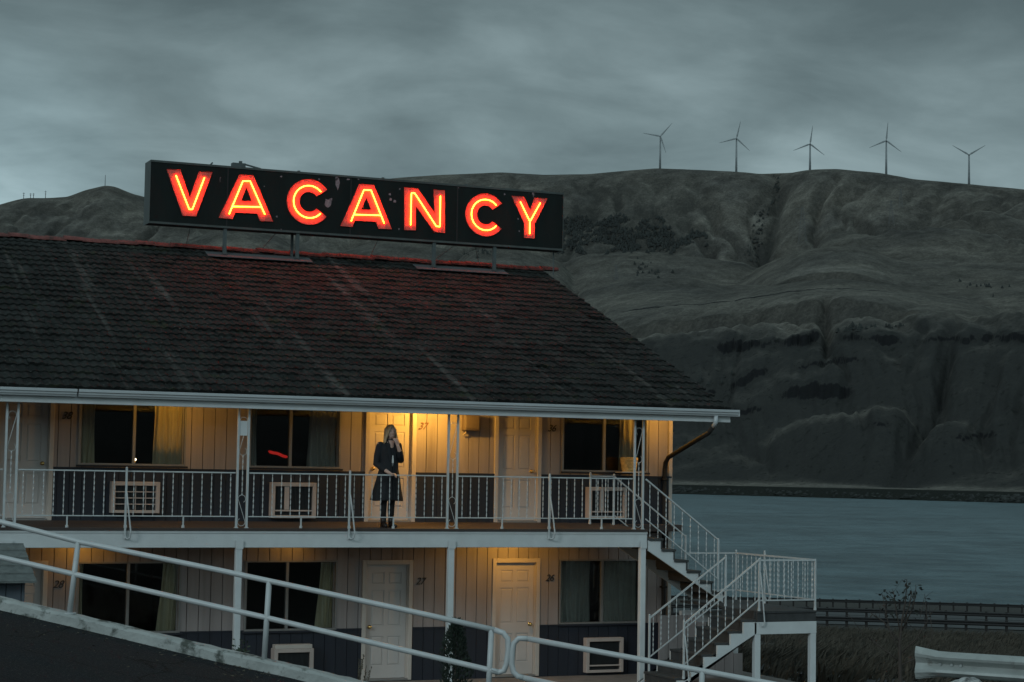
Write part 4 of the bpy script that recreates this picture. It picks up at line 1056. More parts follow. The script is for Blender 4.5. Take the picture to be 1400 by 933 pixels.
def hills():
    U = np.concatenate([np.linspace(-2600, -420, 110, endpoint=False), np.linspace(-420, 1820, 1000, endpoint=False), np.linspace(1820, 4000, 110)])
    def curve(pts): p = np.array(pts, float); return np.interp(U, p[:, 0], p[:, 1])
    def smooth(v, k=7):
        kk = np.hanning(k + 2)[1:-1]; kk /= kk.sum(); return np.convolve(np.pad(v, k // 2, 'edge'), kk, 'valid')[:len(v)]
    D = np.array([ray(u, 500) for u in U]); hyp = np.hypot(D[:, 0], D[:, 1]); dx, dy = D[:, 0] / hyp, D[:, 1] / hyp
    def height(ypx, rr):
        out = np.empty(len(U))
        for i, (u, yv) in enumerate(zip(U, ypx)):
            d = ray(u, yv); out[i] = CAM[2] + rr[i] * d[2] / math.hypot(d[0], d[1])
        return out
    sky = smooth(curve([(-2600, 200), (-900, 262), (-400, 300), (-60, 296), (0, 279), (25, 272.5), (60, 272), (85, 270.5), (110, 261), (135, 255), (150, 256.5), (170, 265), (200, 274), (260, 282), (330, 275), (420, 256), (500, 248), (545, 244), (600, 240.5), (680, 237), (740, 240.5), (800, 239.5), (850, 235), (895, 231.5), (960, 234), (1040, 238), (1080, 236.5), (1105, 233.5), (1140, 232.5), (1200, 238), (1250, 247), (1320, 253.5), (1400, 261), (1600, 285), (1900, 270), (2600, 240), (4000, 220)]), 9)
    bluff = smooth(curve([(-2600, 460), (0, 440), (600, 450), (860, 457), (924, 454), (989, 445), (1071, 440), (1177, 439), (1235, 437), (1282, 428), (1306, 427), (1329, 429), (1400, 424), (1600, 420), (4000, 420)]), 11)
    f_ = lambda v: np.full(len(U), float(v))
    shore = np.interp(U, [-2600, 0, 920, 1400, 2200, 4000], [1500, 1820, 1610, 1370, 1200, 1100])
    S = np.array([0, 16, 46, 60, 120, 560, 650, 960, 1450, 2060, 2500, 2900], float)
    hb = height(bluff, shore + 560)
    Z = [f_(-14), f_(-8), f_(-3.5), f_(-3.5), f_(6), hb, hb - 5, height(f_(434), shore + 960), height(f_(402), shore + 1450), height(smooth(curve([(-2600, 350), (0, 330), (760, 356), (980, 362), (1100, 352), (1400, 330), (4000, 330)])), shore + 2060), height(sky, shore + 2500), None]
    Z[-1] = Z[-2] - 60
    Zc = np.stack(Z, 1)
    fine = np.concatenate([np.linspace(0, 60, 13), np.linspace(64, 640, 190), np.linspace(645, 1700, 180), np.linspace(1706, 2500, 150), np.linspace(2510, 2900, 20)])
    H = np.empty((len(U), len(fine)))
    for i in range(len(U)):
        z = Zc[i]; h = np.diff(S); de = np.diff(z) / h; mm = np.zeros(len(z)); mm[1:-1] = np.where(de[:-1] * de[1:] > 0, 2 * de[:-1] * de[1:] / (de[:-1] + de[1:] + 1e-12), 0); mm[0] = de[0]; mm[-1] = de[-1]
        k_ = np.clip(np.searchsorted(S, fine) - 1, 0, len(h) - 1); tt = (fine - S[k_]) / h[k_]
        H[i] = (2 * tt ** 3 - 3 * tt ** 2 + 1) * z[k_] + (tt ** 3 - 2 * tt ** 2 + tt) * h[k_] * mm[k_] + (-2 * tt ** 3 + 3 * tt ** 2) * z[k_ + 1] + (tt ** 3 - tt ** 2) * h[k_] * mm[k_ + 1]
    RR = shore[:, None] + fine[None, :]; Xw = CAM[0] + dx[:, None] * RR; Yw = CAM[1] + dy[:, None] * RR
    s = fine[None, :]; UU = U[:, None]; lat = UU / F * 2600 + 0 * s
    wob = 40 * fbm(lat / 260, s / 260 + 0 * lat, 3, 61)
    # rounded grassy lobes: (crest curve in the photograph, metres behind the shore, front slope, back slope, rounding)
    LOBES = [([(700, 560), (766, 357 + 4), (801, 349), (854, 344), (901, 344), (936, 349), (965, 353), (1024, 361), (1060, 400)], 1640, .34, .30, 26),
             ([(930, 520), (1001, 388), (1047, 360), (1094, 342), (1141, 338), (1176, 340), (1223, 355), (1282, 365), (1400, 374), (1700, 380), (1900, 600)], 1560, .30, .30, 34),
             ([(1060, 420), (1120, 322), (1165, 313), (1212, 309), (1282, 312), (1352, 319), (1400, 323), (1700, 330), (1900, 600)], 1960, .40, .30, 24),
             ([(1190, 420), (1250, 310), (1282, 300), (1311, 291), (1341, 289), (1400, 303), (1500, 340)], 2180, .45, .4, 20),
             ([(740, 520), (789, 396), (836, 386), (895, 381), (942, 382), (989, 391), (1059, 393), (1100, 440)], 1180, .24, .3, 24),
             ([(740, 560), (825, 420), (912, 408), (960, 405), (1036, 395), (1094, 386), (1147, 382), (1212, 388), (1270, 401), (1352, 418), (1420, 470)], 930, .20, .32, 26),
             ([(1130, 470), (1200, 402), (1290, 396), (1400, 398), (1600, 400), (1800, 600)], 1240, .25, .3, 26),
             ([(985, 760), (1018, 630), (1059, 588), (1118, 566), (1200, 550), (1235, 551), (1282, 561), (1329, 578), (1400, 640)], 235, .62, .34, 17),
             ([(1240, 640), (1288, 560), (1323, 543), (1400, 514), (1500, 490), (1700, 520)], 330, .60, .4, 16),
             ([(860, 640), (905, 545), (950, 500), (985, 478), (1010, 500), (1040, 600)], 420, .62, .5, 12),
             ([(-400, 420), (0, 330), (120, 324), (210, 332), (300, 360)], 1700, .4, .3, 30), ([(150, 420), (230, 322), (300, 306), (380, 322), (470, 360)], 1800, .4, .3, 24), ([(330, 420), (420, 345), (520, 326), (620, 340), (700, 380)], 1750, .4, .3, 24), ([(560, 420), (640, 340), (700, 338), (770, 360), (800, 400)], 1500, .34, .3, 20)]
    def smax(a_, b_, k): 
        d_ = np.clip(.5 + .5 * (b_ - a_) / k, 0, 1); return a_ + (b_ - a_) * d_ + k * d_ * (1 - d_)
    for pts, sk, sf, sb, rd in LOBES:
        zc = smooth(height(smooth(curve(pts), 13), shore + sk), 9); d_ = s - (sk + wob * (.5 if sk < 500 else .55))
        fall = np.where(d_ < 0, sf, sb) * (np.sqrt(d_ ** 2 + (rd * 2.5) ** 2) - rd * 2.5) + (.7 if sk > 500 else 1.5) * np.clip(-d_ - (330 if sk > 500 else 180), 0, None)
        H = smax(H, zc[:, None] - fall, 7.0 if sk > 500 else 4.0)
    wgt = sstep(70, 220, s) * (1 - sstep(2300, 2490, s)); upper = sstep(1700, 1950, s); lowz = sstep(80, 200, s) * (1 - sstep(520, 620, s))
    # draws and gullies
    draw = np.zeros_like(H)
    for (u0, u1, s0, s1, dep, hw) in ((1018, 1064, 1640, 2490, 60, 34), (940, 985, 1750, 2300, 18, 20), (1110, 1130, 1900, 2400, 16, 22), (1255, 1290, 1990, 2420, 26, 30), (1180, 1170, 1900, 2380, 18, 22), (870, 905, 1800, 2380, 16, 26), (1120, 1135, 380, 640, 22, 12), (1235, 1300, 110, 420, 26, 22), (700, 660, 1700, 2300, 40, 34), (430, 480, 1700, 2300, 40, 36), (250, 300, 1700, 2300, 34, 30)):
        k_ = np.clip((s - s0) / (s1 - s0), 0, 1); uc = u0 + (u1 - u0) * k_ + 7 * np.sin(s / 70.0 + u0); v_ = np.exp(-np.abs((UU - uc) / (hw * (1.2 - .75 * k_))) ** 1.15)
        draw = np.maximum(draw, v_ * dep * np.clip(np.sin(np.pi * np.clip((s - s0 + 40) / (s1 - s0 + 50), 0, 1)), 0, 1) ** .6)
    H -= draw
    calm = 1 - .7 * sstep(560, 700, s) * (1 - sstep(1750, 2000, s))
    rid = np.clip(1 - np.abs(fbm((lat + 1.2 * wob) / 95, s / 520 + 0 * lat, 4, 11)) * 2.6, 0, 1) ** 2
    H -= calm * rid * wgt * (6 + 8 * upper + 2 * lowz)
    rid2 = np.clip(1 - np.abs(fbm((lat + .8 * wob) / 38, s / 260 + 0 * lat, 3, 19)) * 2.6, 0, 1) ** 2
    H -= calm * rid2 * wgt * (1.3 + 2.0 * upper + 1.2 * lowz)
    H += wgt * calm * (8 * fbm(Xw / 150, Yw / 150, 4, 3) + 1.6 * fbm(Xw / 32, Yw / 32, 4, 23))
    # basalt cliff bands in the bluff: (photograph polyline, half height in metres)
    rock = np.zeros_like(H)
    ypx = np.empty_like(H)
    c_, s2 = None, None
    rel = np.stack([Xw - CAM[0], Yw - CAM[1], H - CAM[2]], -1); cx_ = rel @ np.array([AX[0], AY[0], AZ[0]]); cy_ = rel @ np.array([AX[1], AY[1], AZ[1]]); cz_ = rel @ np.array([AX[2], AY[2], AZ[2]])
    ypx = 466.5 + F * cy_ / cz_
    for pts, hh in (([(985, 477), (1040, 471), (1085, 468), (1118, 462)], 7), ([(1140, 462), (1190, 464), (1236, 468)], 6), ([(1250, 468), (1290, 464), (1330, 466)], 5), ([(1345, 463), (1420, 462)], 5), ([(1066, 540), (1110, 535), (1160, 536)], 8), ([(985, 540), (1020, 520), (1048, 505)], 6), ([(1094, 503), (1130, 497), (1172, 492)], 3.5), ([(1210, 501), (1242, 497)], 3), ([(1005, 566), (1040, 560)], 4), ([(930, 560), (975, 540)], 5), ([(1180, 585), (1215, 580)], 3), ([(1310, 600), (1360, 596)], 3)):
        p_ = np.array(pts, float)
        for i in np.nonzero((U > p_[0, 0] - 14) & (U < p_[-1, 0] + 14))[0]:
            yt = np.interp(U[i], p_[:, 0], p_[:, 1]) + 1.6 * math.sin(U[i] * .23) + .8 * math.sin(U[i] * .7 + hh); row = ypx[i]; ok = np.nonzero((fine > 70) & (fine < 640) & (row <= yt))[0]
            if not len(ok): continue
            s0 = fine[ok[0]]; e_ = float(sstep(p_[0, 0] - 14, p_[0, 0] + 6, U[i]) * (1 - sstep(p_[-1, 0] - 6, p_[-1, 0] + 14, U[i]))); q = fine - s0; e_ *= float(np.clip(.85 + .9 * mnoise.noise(Vector((U[i] * .028, hh * 3.1, pts[0][0] * .37))), .15, 1)); A = .75 * hh * e_
            H[i] += A * np.tanh(q / 2.2) * np.exp(-np.abs(q / 34))
            rock[i] = np.maximum(rock[i], e_ * np.exp(-np.abs(q / (1.0 + hh * .45)) ** 3))
    # plant cover: brush in the draws, the burnt stand, darker bluff; alpha carries painted shading
    cov_shade = np.zeros(H.shape + (4,), np.float32); cov_shade[..., 3] = 1
    burnt = np.exp(-((UU - 855) / 110) ** 4 - ((s - 2150) / 260) ** 4)
    cov_shade[..., 0] = np.clip(.22 * rid * wgt + np.clip(draw / 60, 0, 1) ** 1.8 * .75 + .42 * burnt, 0, 1)
    track = np.exp(-((s - (735 + 9 * np.sin(UU / 60))) / 6) ** 2) * sstep(830, 870, UU) * (1 - sstep(1180, 1260, UU))
    cov_shade[..., 1] = np.clip(rock + 1.0 * track, 0, 1)
    cov_shade[..., 2] = sstep(60, 100, s) * (1 - sstep(400, 620, s)) + 0 * H
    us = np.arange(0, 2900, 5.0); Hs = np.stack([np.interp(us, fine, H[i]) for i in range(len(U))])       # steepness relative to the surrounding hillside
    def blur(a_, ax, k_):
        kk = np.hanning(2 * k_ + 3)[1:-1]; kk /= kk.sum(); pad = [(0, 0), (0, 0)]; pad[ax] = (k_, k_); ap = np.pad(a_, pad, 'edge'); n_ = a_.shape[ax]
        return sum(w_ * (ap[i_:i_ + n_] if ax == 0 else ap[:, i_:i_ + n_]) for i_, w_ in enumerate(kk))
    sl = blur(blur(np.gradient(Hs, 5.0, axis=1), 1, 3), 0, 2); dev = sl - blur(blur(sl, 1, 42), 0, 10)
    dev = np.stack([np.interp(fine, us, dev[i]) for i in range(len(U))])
    cov_shade[..., 3] = np.clip(.5 - dev * 1.5, 0, 1)  # painted light: gentler ground paler, steeper ground darker
    nr = len(fine); verts = np.stack([Xw, Yw, H], -1).reshape(-1, 3); na = len(U)
    i, j = np.meshgrid(np.arange(na - 1), np.arange(nr - 1), indexing='ij'); a = (i * nr + j).ravel(); faces = np.stack([a, a + nr, a + nr + 1, a + 1], -1)
    me = bpy.data.meshes.new('hills'); me.vertices.add(len(verts)); me.vertices.foreach_set('co', verts.ravel())
    me.loops.add(faces.size); me.loops.foreach_set('vertex_index', faces.ravel().astype(np.int32)); me.polygons.add(len(faces))
    me.polygons.foreach_set('loop_start', np.arange(0, faces.size, 4, dtype=np.int32)); me.polygons.foreach_set('loop_total', np.full(len(faces), 4, dtype=np.int32))
    me.update(); me.validate(); me.polygons.foreach_set('use_smooth', [True] * len(me.polygons))
    ca = me.color_attributes.new('cover', 'FLOAT_COLOR', 'POINT'); ca.data.foreach_set('color', cov_shade.reshape(-1))
    o = link('hills', me, None, Vector()); struct(o)
    return o, U, fine, H, shore, dx, dy, None
def hill_mat():
    mt = bpy.data.materials.new('dry_hill_grass'); mt.use_nodes = True; nt = mt.node_tree; N = nt.nodes; L = nt.links
    b = N['Principled BSDF']; b.inputs['Roughness'].default_value = .95; b.inputs['Specular IOR Level'].default_value = .1
    geo = N.new('ShaderNodeNewGeometry'); sp = N.new('ShaderNodeSeparateXYZ'); L.new(geo.outputs['Normal'], sp.inputs[0])
    pz = N.new('ShaderNodeSeparateXYZ'); L.new(geo.outputs['Position'], pz.inputs[0])
    def noise(scale, det=6, rough=.6, st=(1, 1, 1)):
        mp = N.new('ShaderNodeMapping'); mp.inputs['Scale'].default_value = st; L.new(geo.outputs['Position'], mp.inputs[0])
        n = N.new('ShaderNodeTexNoise'); n.inputs['Scale'].default_value = scale; n.inputs['Detail'].default_value = det; n.inputs['Roughness'].default_value = rough; L.new(mp.outputs[0], n.inputs[0]); return n.outputs['Fac']
    def ramp(f, p0, p1, c0=(0, 0, 0, 1), c1=(1, 1, 1, 1)):
        r = N.new('ShaderNodeValToRGB'); L.new(f, r.inputs[0]); e = r.color_ramp.elements; e[0].position = p0; e[1].position = p1; e[0].color = c0; e[1].color = c1; return r.outputs[0]
    def mix(f, a, c):
        m_ = N.new('ShaderNodeMix'); m_.data_type = 'RGBA'; L.new(f, m_.inputs[0])
        for sock, v_ in ((m_.inputs[6], a), (m_.inputs[7], c)):
            if isinstance(v_, tuple): sock.default_value = v_
            else: L.new(v_, sock)
        return m_.outputs[2]
    def mth(op, a, c):
        n = N.new('ShaderNodeMath'); n.operation = op
        for k_, v_ in enumerate((a, c)):
            if isinstance(v_, (int, float)): n.inputs[k_].default_value = v_
            else: L.new(v_, n.inputs[k_])
        return n.outputs[0]
    def mulc(a_, f_):
        m_ = N.new('ShaderNodeMix'); m_.data_type = 'RGBA'; m_.blend_type = 'MULTIPLY'; m_.inputs[0].default_value = 1; L.new(a_, m_.inputs[6]); L.new(f_, m_.inputs[7]); return m_.outputs[2]
    g3 = lambda v_: (v_, v_, v_, 1)
    grass = ramp(noise(.007, 8, .66), .32, .68, (.088, .086, .078, 1), (.165, .156, .132, 1))
    at = N.new('ShaderNodeAttribute'); at.attribute_name = 'cover'; ac = N.new('ShaderNodeSeparateColor'); L.new(at.outputs['Color'], ac.inputs[0])
    face = ramp(mth('ADD', at.outputs['Alpha'], mth('MULTIPLY', mth('SUBTRACT', noise(.04, 8, .72), .5), .55)), .28, .72)      # top light painted into the grass: crests paler, steeper faces darker
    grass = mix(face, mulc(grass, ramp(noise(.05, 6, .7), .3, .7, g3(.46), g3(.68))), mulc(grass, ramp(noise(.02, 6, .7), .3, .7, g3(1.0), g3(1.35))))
    col = mulc(grass, ramp(noise(.05, 7, .75, (1, 1, .35)), .28, .72, g3(.62), g3(1.34)))       # streaks running down the slope
    col = mulc(col, ramp(noise(.24, 6, .78), .3, .7, g3(.50), g3(1.45)))
    gm = ramp(mth('ADD', ac.outputs[0], mth('MULTIPLY', mth('SUBTRACT', noise(.045, 8, .75), .5), 1.0)), .15, .80)
    col = mix(gm, col, (.026, .028, .026, 1))
    tal = ramp(mth('ADD', mth('ADD', ac.outputs[2], mth('MULTIPLY', mth('SUBTRACT', .5, at.outputs['Alpha']), .75)), mth('MULTIPLY', mth('SUBTRACT', noise(.02, 8, .7, (1, 1, .5)), .5), 1.3)), .25, 1.05, (0, 0, 0, 1), g3(.88))  # dark bluff tone; crests kept lighter, steep faces darkened as painted shading
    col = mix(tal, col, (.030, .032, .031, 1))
    rk = mth('ADD', ac.outputs[1], mth('MULTIPLY', mth('SUBTRACT', noise(.12, 8, .8, (1, 1, .6)), .5), 1.4))
    col = mix(ramp(rk, .40, .52), col, (.014, .015, .016, 1))
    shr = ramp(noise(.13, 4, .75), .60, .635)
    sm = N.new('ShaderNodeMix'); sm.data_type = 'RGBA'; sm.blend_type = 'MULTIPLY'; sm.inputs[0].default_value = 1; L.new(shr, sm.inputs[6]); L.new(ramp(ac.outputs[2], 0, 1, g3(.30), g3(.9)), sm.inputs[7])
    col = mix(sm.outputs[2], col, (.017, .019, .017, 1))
    bank = ramp(mth('MULTIPLY', mth('ADD', pz.outputs['Z'], 14.0), .1), .95, 1.6, (1, 1, 1, 1), (0, 0, 0, 1))
    col = mix(bank, col, (.018, .021, .018, 1))
    L.new(col, b.inputs['Base Color'])
    bp = N.new('ShaderNodeBump'); bp.inputs['Strength'].default_value = .9; bp.inputs['Distance'].default_value = 5
    L.new(noise(.09, 8, .7), bp.inputs['Height']); L.new(bp.outputs[0], b.inputs['Normal'])
    return mt
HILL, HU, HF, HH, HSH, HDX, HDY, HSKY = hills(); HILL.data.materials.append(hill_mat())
def hill_at(px, s):
    """terrain point in the column of pixel px, s metres behind the shore"""
    i = int(np.clip(np.searchsorted(HU, px), 1, len(HU) - 1)); w = (px - HU[i - 1]) / (HU[i] - HU[i - 1])
    z = np.interp(s, HF, HH[i - 1]) * (1 - w) + np.interp(s, HF, HH[i]) * w; rr = np.interp(px, HU, HSH) + s
    d = ray(px, 500); h = math.hypot(d[0], d[1]); return Vector((CAM[0] + d[0] / h * rr, CAM[1] + d[1] / h * rr, z)), rr
def hill_hit(px, py):
    """first terrain point along the ray of a pixel"""
    d = ray(px, py); el = d[2] / math.hypot(d[0], d[1])
    for s in np.arange(20, 2560, 5.0):
        p, rr = hill_at(px, s)
        if p.z > CAM[2] + el * rr: return p
    return hill_at(px, 2500)[0]
# trees on the far slopes: dark stands that read as masses
def tree_stand(name, spots, hmin, hmax, m_, round_=False):
    verts = []; faces = []
    for p in spots:
        h = rnd.uniform(hmin, hmax); r_ = h * (rnd.uniform(.7, 1.4) * float(round_) if round_ else rnd.uniform(.2, .34)); n = 6
        for lev in range(3):
            zb = p.z - 1 + h * (.06 + .28 * lev); zt = zb + h * .42; rl = r_ * (1 - .27 * lev); k0 = len(verts); a0 = rnd.uniform(0, 6)
            for q in range(n):
                a = a0 + 2 * math.pi * q / n; w = rl * rnd.uniform(.7, 1.2); verts.append((p.x + w * math.cos(a), p.y + w * math.sin(a), zb + rnd.uniform(-.05, .05) * h))
            verts.append((p.x, p.y, zt))
            for q in range(n): faces.append((k0 + q, k0 + (q + 1) % n, k0 + n))
    me = bpy.data.meshes.new(name); me.from_pydata(verts, [], faces); me.materials.append(m_); o = link(name, me, None, Vector()); o['kind'] = 'stuff'; return o
M_far = mat('far_conifer', (.022, .026, .024), .95, var=.3, scale=.02)
spots = []
for i in range(2600):
    px, py = rnd.uniform(752, 966), rnd.uniform(292, 350)
    lim = 300 + max(0, (px - 880)) * .32
    if py < lim + 6 * math.sin(px * .11) or py > 346 + 3 * math.sin(px * .2): continue
    if mnoise.noise(Vector((px * .035, py * .06, 1))) < -.12: continue
    spots.append(hill_hit(px, py))
tree_stand('burnt_forest', spots, 4, 9, M_far, .5)
spots = []
for (xa, ya, xb, yb, n_, w_) in ((1058, 243, 1062, 262, 22, 3), (1040, 290, 1026, 360, 60, 6), (1066, 262, 1040, 300, 14, 3), (876, 362, 900, 378, 26, 10), (1325, 388, 1375, 395, 14, 8), (1148, 452, 1230, 448, 26, 6), (925, 530, 1000, 520, 20, 10), (640, 352, 665, 345, 20, 8)):
    for i in range(n_):
        u = rnd.random(); spots.append(hill_hit(xa + (xb - xa) * u + rnd.gauss(0, w_), ya + (yb - ya) * u + rnd.gauss(0, w_ * .4)))
tree_stand('gully_shrubs', spots, 3, 7, M_far, .5)
spots = [hill_at(rnd.uniform(910, 1560), rnd.uniform(8, 20))[0] for i in range(260)] + [hill_at(rnd.choice((935, 930, 1330, 1370, 1395, 1380)) + rnd.gauss(0, 9), rnd.uniform(5, 22))[0] for i in range(90)]
tree_stand('shore_brush', spots, 1.0, 2.6, M_far, 1.4)

# wind turbines on the ridge
def turbine(px, base_y, hub_y, blades, label):
    s = 2515.0; p, rr = hill_at(px, 2500); d = ray(px, hub_y); zh = CAM[2] + rr * d[2] / math.hypot(d[0], d[1]); base = Vector((p.x, p.y, p.z - 2))
    t = thing('wind_turbine', label, 'wind turbine', tuple(base), 'wind turbines along the ridge')
    H_ = zh - base.z
    to_cam = Vector((CAM[0] - p.x, CAM[1] - p.y, 0)).normalized(); side = Vector((0, 0, 1)).cross(to_cam).normalized()    # image right is -side... resolved below
    rgt = Vector((right.x, right.y, 0)).normalized()
    MB().tube([base, base + Vector((0, 0, H_ - 1.6))], [2.5, 1.5], 12).build('tower', M_turbine, t, True)
    hub = base + Vector((0, 0, H_))
    MB().tube([hub - to_cam * 6, hub - to_cam * 5, hub + to_cam * 2.5, hub + to_cam * 3.4], [1.2, 1.9, 1.9, 1.4], 10).build('nacelle', M_turbine, t, True)
    hc = hub + to_cam * 4.4
    MB().tube([hc - to_cam * 1.2, hc, hc + to_cam * 1.3], [1.5, 1.5, .4], 10).build('hub', M_turbine, t, True)
    for a in blades:
        ad = R(a); dv = rgt * math.cos(ad) + Vector((0, 0, 1)) * math.sin(ad); pv = rgt * -math.sin(ad) + Vector((0, 0, 1)) * math.cos(ad)
        b = MB(); rings = []
        for (u, ch, th) in ((0, 1.3, 1.3), (.04, 1.4, 1.2), (.14, 3.3, .8), (.3, 2.7, .55), (.6, 1.8, .35), (.9, 1.0, .2), (1.0, .35, .1)):
            c = hc + dv * (u * 39.0) + to_cam * (u * u * 1.5)
            rings.append([c + pv * (ch * .55 * math.cos(2 * math.pi * k_ / 8)) + to_cam * (th * .5 * math.sin(2 * math.pi * k_ / 8)) for k_ in range(8)])
        b.ring_loft(rings); b.build('blade', M_turbine, t, True)
turbine(899.5, 231, 187, (49, 171, -71), 'leftmost wind turbine on the ridge, one blade pointing steeply down')
turbine(1004.5, 234, 190, (77, 196, 317), 'second wind turbine from the left on the ridge skyline')
turbine(1106, 234, 197.5, (82, 203, 322), 'middle wind turbine on the ridge, above the hilltop hump')
turbine(1211, 239, 193, (85, 204, 323), 'second wind turbine from the right on the ridge skyline')
turbine(1325, 254, 212.5, (31, 151, 270), 'rightmost wind turbine on the ridge, blades forming a Y')
# lattice pylons
def pylon(px, py_base, py_top, label):
    base = hill_hit(px, py_base); rr = math.hypot(base.x - CAM[0], base.y - CAM[1]); h = (py_base - py_top) / F * rr
    b = MB(); w = h * .10; rg = Vector((right.x, right.y, 0)).normalized(); fw = Vector((-rg.y, rg.x, 0))
    def cn(z_, s1, s2): k_ = w * (1 - z_ / h) ** 1.0 * .9 + w * .16; return base + rg * s1 * k_ + fw * s2 * k_ + Vector((0, 0, z_ - 1))
    for s1 in (-1, 1):
        for s2 in (-1, 1): b.tube([cn(0, s1, s2), cn(h, s1, s2)], .28, 4)
    for i in range(7):
        z0, z1 = h * i / 7, h * (i + 1) / 7
        for s2 in (-1, 1):
            b.tube([cn(z0, -1, s2), cn(z1, 1, s2)], .14, 3); b.tube([cn(z0, 1, s2), cn(z1, -1, s2)], .14, 3)
    for z_ in (.66, .8, .93): b.tube([base + rg * -w * 1.7 + Vector((0, 0, z_ * h)), base + rg * w * 1.7 + Vector((0, 0, z_ * h))], .3, 4)
    o = b.build('lattice_pylon', M_pylon, None, origin=base); tag(o, label, 'pylon', 'power pylons on the far hills')
pylon(1096, 336, 282, 'tall lattice pylon on the slope below the middle wind turbine'); pylon(1218, 309, 274, 'lattice pylon on the slope below the second turbine from the right')
pylon(1231, 285, 258, 'small faint lattice pylon just under the ridge'); pylon(841, 384, 363, 'small lattice pylon on the hill right of the motel roof ridge')
# masts on the left ridge and wires
def mast(px, top_y, label, arm=True):
    p, rr = hill_at(px, 2500); d = ray(px, top_y); h = CAM[2] + rr * d[2] / math.hypot(d[0], d[1]) - p.z
    b = MB(); rg = Vector((right.x, right.y, 0)).normalized(); b.tube([p - Vector((0, 0, 2)), p + Vector((0, 0, h))], [.9, .5], 6)
    if arm:
        b.tube([p + rg * -2.6 + Vector((0, 0, h * .86)), p + rg * 2.6 + Vector((0, 0, h * .86))], .4, 5); b.tube([p + rg * -1.8 + Vector((0, 0, h * .6)), p + rg * 1.8 + Vector((0, 0, h * .6))], .4, 5)
    o = b.build('radio_mast', M_pylon, None, origin=p); tag(o, label, 'mast', 'masts on the left ridge')
mast(24.5, 263, 'leftmost mast on the left ridge'); mast(34, 264, 'second mast from the left on the left ridge'); mast(38, 264, 'third mast from the left on the left ridge'); mast(54.5, 260.5, 'tallest mast at the right of the small group on the left ridge'); mast(136, 239, 'thin lone mast on top of the rounded left hill', False)

# ================================================================== plants near the motel
def leaf_quad(b, c, d, ln, w):
    d = d.normalized(); ref = Vector((rnd.uniform(-1, 1), rnd.uniform(-1, 1), rnd.uniform(-1, 1))); s_ = d.cross(ref)
    if s_.length < .01: return
    s_.normalize(); b.face([c, c + d * ln * .45 + s_ * w, c + d * ln, c + d * ln * .45 - s_ * w])
def arborvitae(x, y, h, r, label):
    z0 = ground_z(x, y); t = thing('arborvitae', label, 'shrub', (x, y, z0))
    b = MB(); b.tube([(x, y, z0 - .05), (x, y, z0 + h * .7)], [.03, .012], 8); b.build('trunk', M_twig, t)
    b = MB()
    for i in range(2600):
        u = rnd.random() ** .8; z = z0 + .04 + u * h; rr = r * (math.sin(math.pi * min(1, (u * .86 + .14))) ** .6 * .85 + .12 * rnd.random()) * (1 - .35 * u); a = rnd.uniform(0, 2 * math.pi); q = rr * math.sqrt(rnd.uniform(.15, 1)) * (1 + .22 * math.sin(3 * a + 9 * u))
        leaf_quad(b, Vector((x + q * math.cos(a), y + q * math.sin(a), z)), Vector((math.cos(a) * .7, math.sin(a) * .7, 1.1 + rnd.uniform(-.5, .5))), rnd.uniform(.035, .09), rnd.uniform(.008, .018))
    b.build('foliage', M_conifer, t)
arborvitae(.58, -3.0, 1.28, .30, 'narrow dark arborvitae beside the white post left of door 26')
def bush(x, y, h, r, n, label):
    z0 = ground_z(x, y); t = thing('bush', label, 'bush', (x, y, z0)); s_ = MB(); b = MB()
    for i in range(n):
        a = rnd.uniform(0, 6.28); q = r * math.sqrt(rnd.random()); hh = h * rnd.uniform(.55, 1) * (1 - .4 * q / r)
        tip = Vector((x + q * math.cos(a), y + q * math.sin(a), z0 + hh)); base = Vector((x + .12 * q * math.cos(a), y + .12 * q * math.sin(a), z0 - .03)); md_ = base.lerp(tip, .5) + Vector((0, 0, .08 * h))
        s_.tube([base, md_, tip], [.008, .006, .003], 5)
        for k_ in range(26):
            u = rnd.uniform(.2, 1); c = base.lerp(tip, u) + Vector((0, 0, .08 * h * (1 - abs(2 * u - 1)))); leaf_quad(b, c, Vector((rnd.uniform(-1, 1), rnd.uniform(-1, 1), rnd.uniform(-.2, 1))), rnd.uniform(.04, .09), rnd.uniform(.01, .022))
    s_.build('stems', M_twig, t); b.build('foliage', M_leaf, t)
bush(-3.05, -3.0, 1.32, .34, 46, 'dark leafy bush at the foot of the white post left of door 27')
bush(-2.0, -3.2, .62, .25, 26, 'low dark bush beside the covered lower air conditioner')
def weed(px, py, base_py, label):
    base = on_rail(px, base_py) - nrm * .45; top = on_rail(px + 6, py) - nrm * .45; t = thing('dry_weed', label, 'weed', tuple(base), 'dry weeds behind the kerb'); s_ = MB(); b = MB()
    for k_ in range(3):
        tp = top + Vector((rnd.uniform(-.08, .08), 0, -rnd.uniform(0, .12))); md_ = base.lerp(tp, .5) + Vector((rnd.uniform(-.03, .03), 0, 0)); s_.tube([base, md_, tp], [.006, .005, .003], 5)
        for q in range(22): leaf_quad(b, base.lerp(tp, rnd.uniform(.5, 1)), Vector((rnd.uniform(-1, 1), rnd.uniform(-1, 1), .6)), rnd.uniform(.015, .04), .007)
    s_.build('stems', M_dryweed, t); b.build('foliage', M_dryweed, t)  # the foliage mesh here is the weeds' seed heads
weed(474, 893, 960, 'dry weed stalk taller of the two behind the kerb'); weed(481, 912, 962, 'shorter dry weed stalk behind the kerb near door 27')
